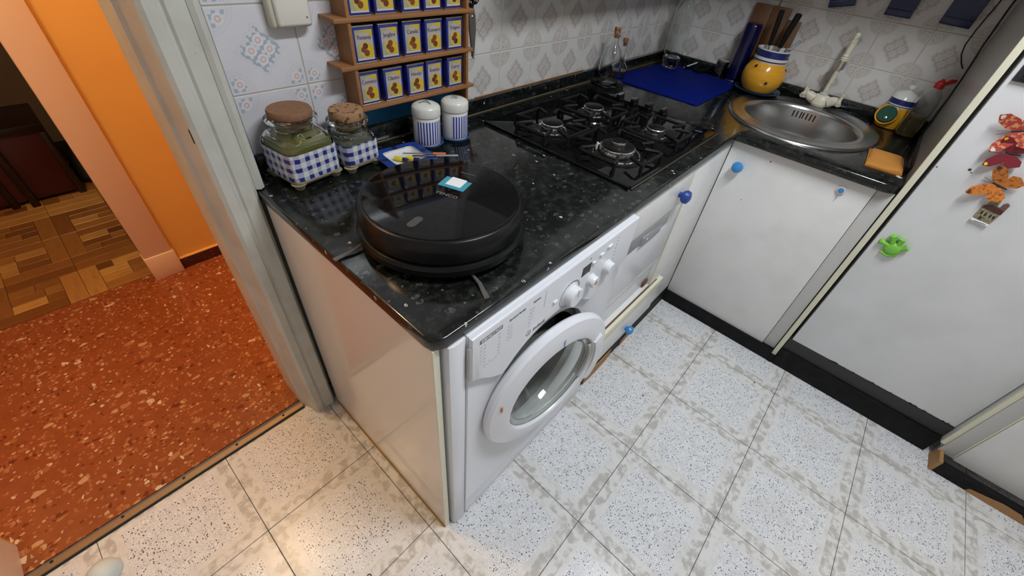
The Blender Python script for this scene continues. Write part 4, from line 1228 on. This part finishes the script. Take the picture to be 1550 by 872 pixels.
hmg = thing('house_magnet', 'beige stone house magnet with brown roof and a white caption', 'magnet', (DX, -.704, .868), (0, 0, 0))
wall_b = Mat('painted_stone', (.30, .26, .15), .6)
mm = wall_b; n_ = mm.noise(mm.obj(), 220, 3); mm.col(mm.mix(n_.ss(.4, .65), (.34, .30, .17), (.16, .13, .08)))
def plate(name, poly, d0, d1, mat, parent, bev=.001):
    bm = prism(poly, -d1, -d0, bev, seg=1)
    for v in bm.verts: v.co = Vector((v.co.z, v.co.x, v.co.y))
    return part(name, bm, mat, parent)
plate('facade', [(.020, -.024), (-.021, -.028), (-.022, .010), (.020, .014)], .0003, .008, wall_b, hmg)
plate('caption_strip', [(.0215, -.0305), (-.021, -.0345), (-.021, -.0275), (.0215, -.0235)], .0003, .0092, paper_white, hmg)
plate('roof', [(.021, .012), (-.024, .006), (-.022, .020), (.008, .026)], .0003, .010, Mat('magnet_roof', (.07, .022, .015), .6), hmg)
plate('tower', [(.014, .022), (-.004, .020), (-.004, .038), (.006, .043), (.014, .038)], .0003, .008, wall_b, hmg)
plate('tower', [(-.012, .012), (-.024, .010), (-.024, .036), (-.018, .040), (-.012, .034)], .0003, .009, Mat('magnet_tower', (.16, .08, .07), .6), hmg)
for y, z in ((.012, -.002), (.003, -.004), (-.008, -.004), (-.016, -.005)): part('window', B(-.009, -.0078, y - .002, y + .002, z - .004, z + .004), dark_gap, hmg)
part('doorway', B(-.009, -.0078, .003, .010, -.021, -.013), brown_speck, hmg)
part('caption_marks', B(-.0096, -.009, -.014, .012, -.0305, -.0288), grey_text, hmg)


def wing(pts, mat, parent, tilt, name='wing', body=(0, 0)):
    bm = prism(rounded(pts, .0028, 3), -.0006, .0006, 0)
    for v in bm.verts:
        y, z, e = v.co.x, v.co.y, v.co.z
        v.co = Vector((-.006 - tilt * math.hypot(y - body[0], (z - body[1])) - e, y, z))
    return part(name, bm, mat, parent)


def butterfly(lab, y, z, ang, w_mat, spot_mat, s=1.0):
    t = thing('butterfly_magnet', lab, 'magnet', (DX, y, z), (ang, 0, 0), 'butterfly magnets on the fridge')
    def mir(P, k): return [(k * a * s, b * s) for a, b in P][::k]
    up = [(.001, .002), (.005, .020), (.024, .037), (.040, .038), (.040, .022), (.026, .004), (.010, -.001)]
    lo = [(.001, .002), (.014, .003), (.031, -.001), (.035, -.013), (.025, -.031), (.012, -.027), (.003, -.010)]
    for k in (1, -1):
        wu = wing(mir(up, k), w_mat, t, .30, 'upper_wing')
        wing([(p * .97, q) for p, q in mir([(.026, .034), (.039, .036), (.039, .024), (.033, .030)], k)], spot_mat, wu, .34, 'wing_tip')
        wl = wing(mir(lo, k), w_mat, t, .24, 'lower_wing')
        wing(mir([(.010, -.004), (.020, -.004), (.018, -.014), (.012, -.014)], k), spot_mat, wl, .27, 'wing_patch')
    part('body', tube([(-.006, 0, -.018 * s), (-.007, 0, 0), (-.007, 0, .012 * s)], [.0014, .003, .002], 8), black_matt, t)
    part('antenna', tube([(-.007, .001, .012 * s), (-.012, .006, .034 * s)], .0005, 5), black_matt, t)
    part('antenna', tube([(-.007, -.001, .012 * s), (-.012, -.004, .034 * s)], .0005, 5), black_matt, t)
    part('magnet_disc', lathe([(.005, 0), (.005, .005)], 12), dark_gap, t, (-.0002, 0, 0), ry)
    return t


or_w = Mat('orange_butterfly_wing', (.58, .17, .02), .5)
mm = or_w; n_ = mm.noise(mm.obj(), 130, 3); mm.col(mm.mix(n_.ss(.5, .65), (.62, .20, .025), (.28, .07, .01)))
rd_w = Mat('red_butterfly_wing', (.40, .05, .03), .5)
mm = rd_w; n_ = mm.noise(mm.obj(), 110, 3); mm.col(mm.mix(n_.ss(.48, .6), (.42, .045, .03), (.66, .28, .12)))
cr_w = Mat('crimson_butterfly_wing', (.20, .01, .02), .5)
butterfly('orange butterfly magnet with dark wing tips, below the red ones', -.676, .944, -1.38, or_w, brown_speck, 1.15)
butterfly('red and peach butterfly magnet nearest the top of the fridge', -.628, 1.080, -1.95, rd_w, ceramic_w, 1.2)
butterfly('crimson butterfly magnet with yellow patches between the other two', -.648, 1.026, -1.62, cr_w, yellow_pl, 1.0)
pm = thing('picture_magnet', 'black framed picture magnet cut by the right picture edge', 'magnet', (DX, -.59, 1.22))
part('backing', B(-.008, -.0003, -.045, .048, -.040, .06, .002), ledge_grey, pm)
part('frame', B(-.012, -.008, -.040, .036, -.032, .055, .001), black_matt, pm)
part('picture', B(-.0128, -.012, -.034, .028, -.024, .048), Mat('picture_print', (.42, .36, .28), .5), pm)

# ================================================================== ROOM BEYOND
cbn = thing('low_cabinet', 'low maroon wooden cabinet with dark posts in the dim room', 'cabinet', (-.52, 2.72, 0))
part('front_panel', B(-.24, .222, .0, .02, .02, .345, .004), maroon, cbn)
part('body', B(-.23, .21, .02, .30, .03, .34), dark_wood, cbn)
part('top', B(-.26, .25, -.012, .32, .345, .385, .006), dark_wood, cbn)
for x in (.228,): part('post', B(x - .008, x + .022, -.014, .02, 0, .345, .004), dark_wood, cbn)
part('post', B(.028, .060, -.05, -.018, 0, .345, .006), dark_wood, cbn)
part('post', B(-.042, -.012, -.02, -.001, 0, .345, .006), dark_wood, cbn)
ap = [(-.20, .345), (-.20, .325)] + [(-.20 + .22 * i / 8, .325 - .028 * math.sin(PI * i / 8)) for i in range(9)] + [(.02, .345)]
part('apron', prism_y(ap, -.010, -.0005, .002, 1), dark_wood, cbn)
bg = part('dark_form', loft([ell(0, 0, .05, .06, 0, 24), ell(0, 0, .07, .09, .04, 24), ell(0, 0, .05, .07, .12, 24), ell(0, 0, .012, .02, .19, 24)]), black_matt, None, (-.215, 2.86, .0002))  # plain black form at the cabinet end
tag(bg, 'black bag slumped on the parquet at the cabinet end', 'form')
ds = part('door_stop', loft([ell(0, 0, r, r, z, 28) for r, z in ((.034, .0002), (.036, .004), (.032, .022), (.022, .034), (.008, .040))]), Mat('pale_blue_rubber', (.66, .74, .74), .5), None, (-.665, .560, .0002))
tag(ds, 'pale rounded door stop on the floor tiles by the threshold', 'door stop')

# small litter on the kitchen floor
for nm, x, y, mt, lab in (('crumb', .835, -.195, rust, 'tiny reddish crumb on the floor tiles'), ('crumb', 1.233, -.505, brown_speck, 'dark crumb on the floor near the fridge plinth')):
    o = part(nm, ball(0, 0, .002, .004, .003, .002, 8), mt, None, (x, y, .0002)); tag(o, lab, 'crumb')
gf = bmesh.new()
tube([(.006 * math.cos(t), .006 * math.sin(t), .0016) for t in [2 * PI * i / 14 for i in range(15)]], .0013, 6, gf, False)
tube([(.011 + .005 * math.cos(t), .004 + .005 * math.sin(t), .0016) for t in [2 * PI * i / 14 for i in range(15)]], .0013, 6, gf, False)
o = part('hair_tie', gf, navy_pl, None, (-.225, .065, .0002)); tag(o, 'tiny dark double loop lying on the floor tile', 'loop')
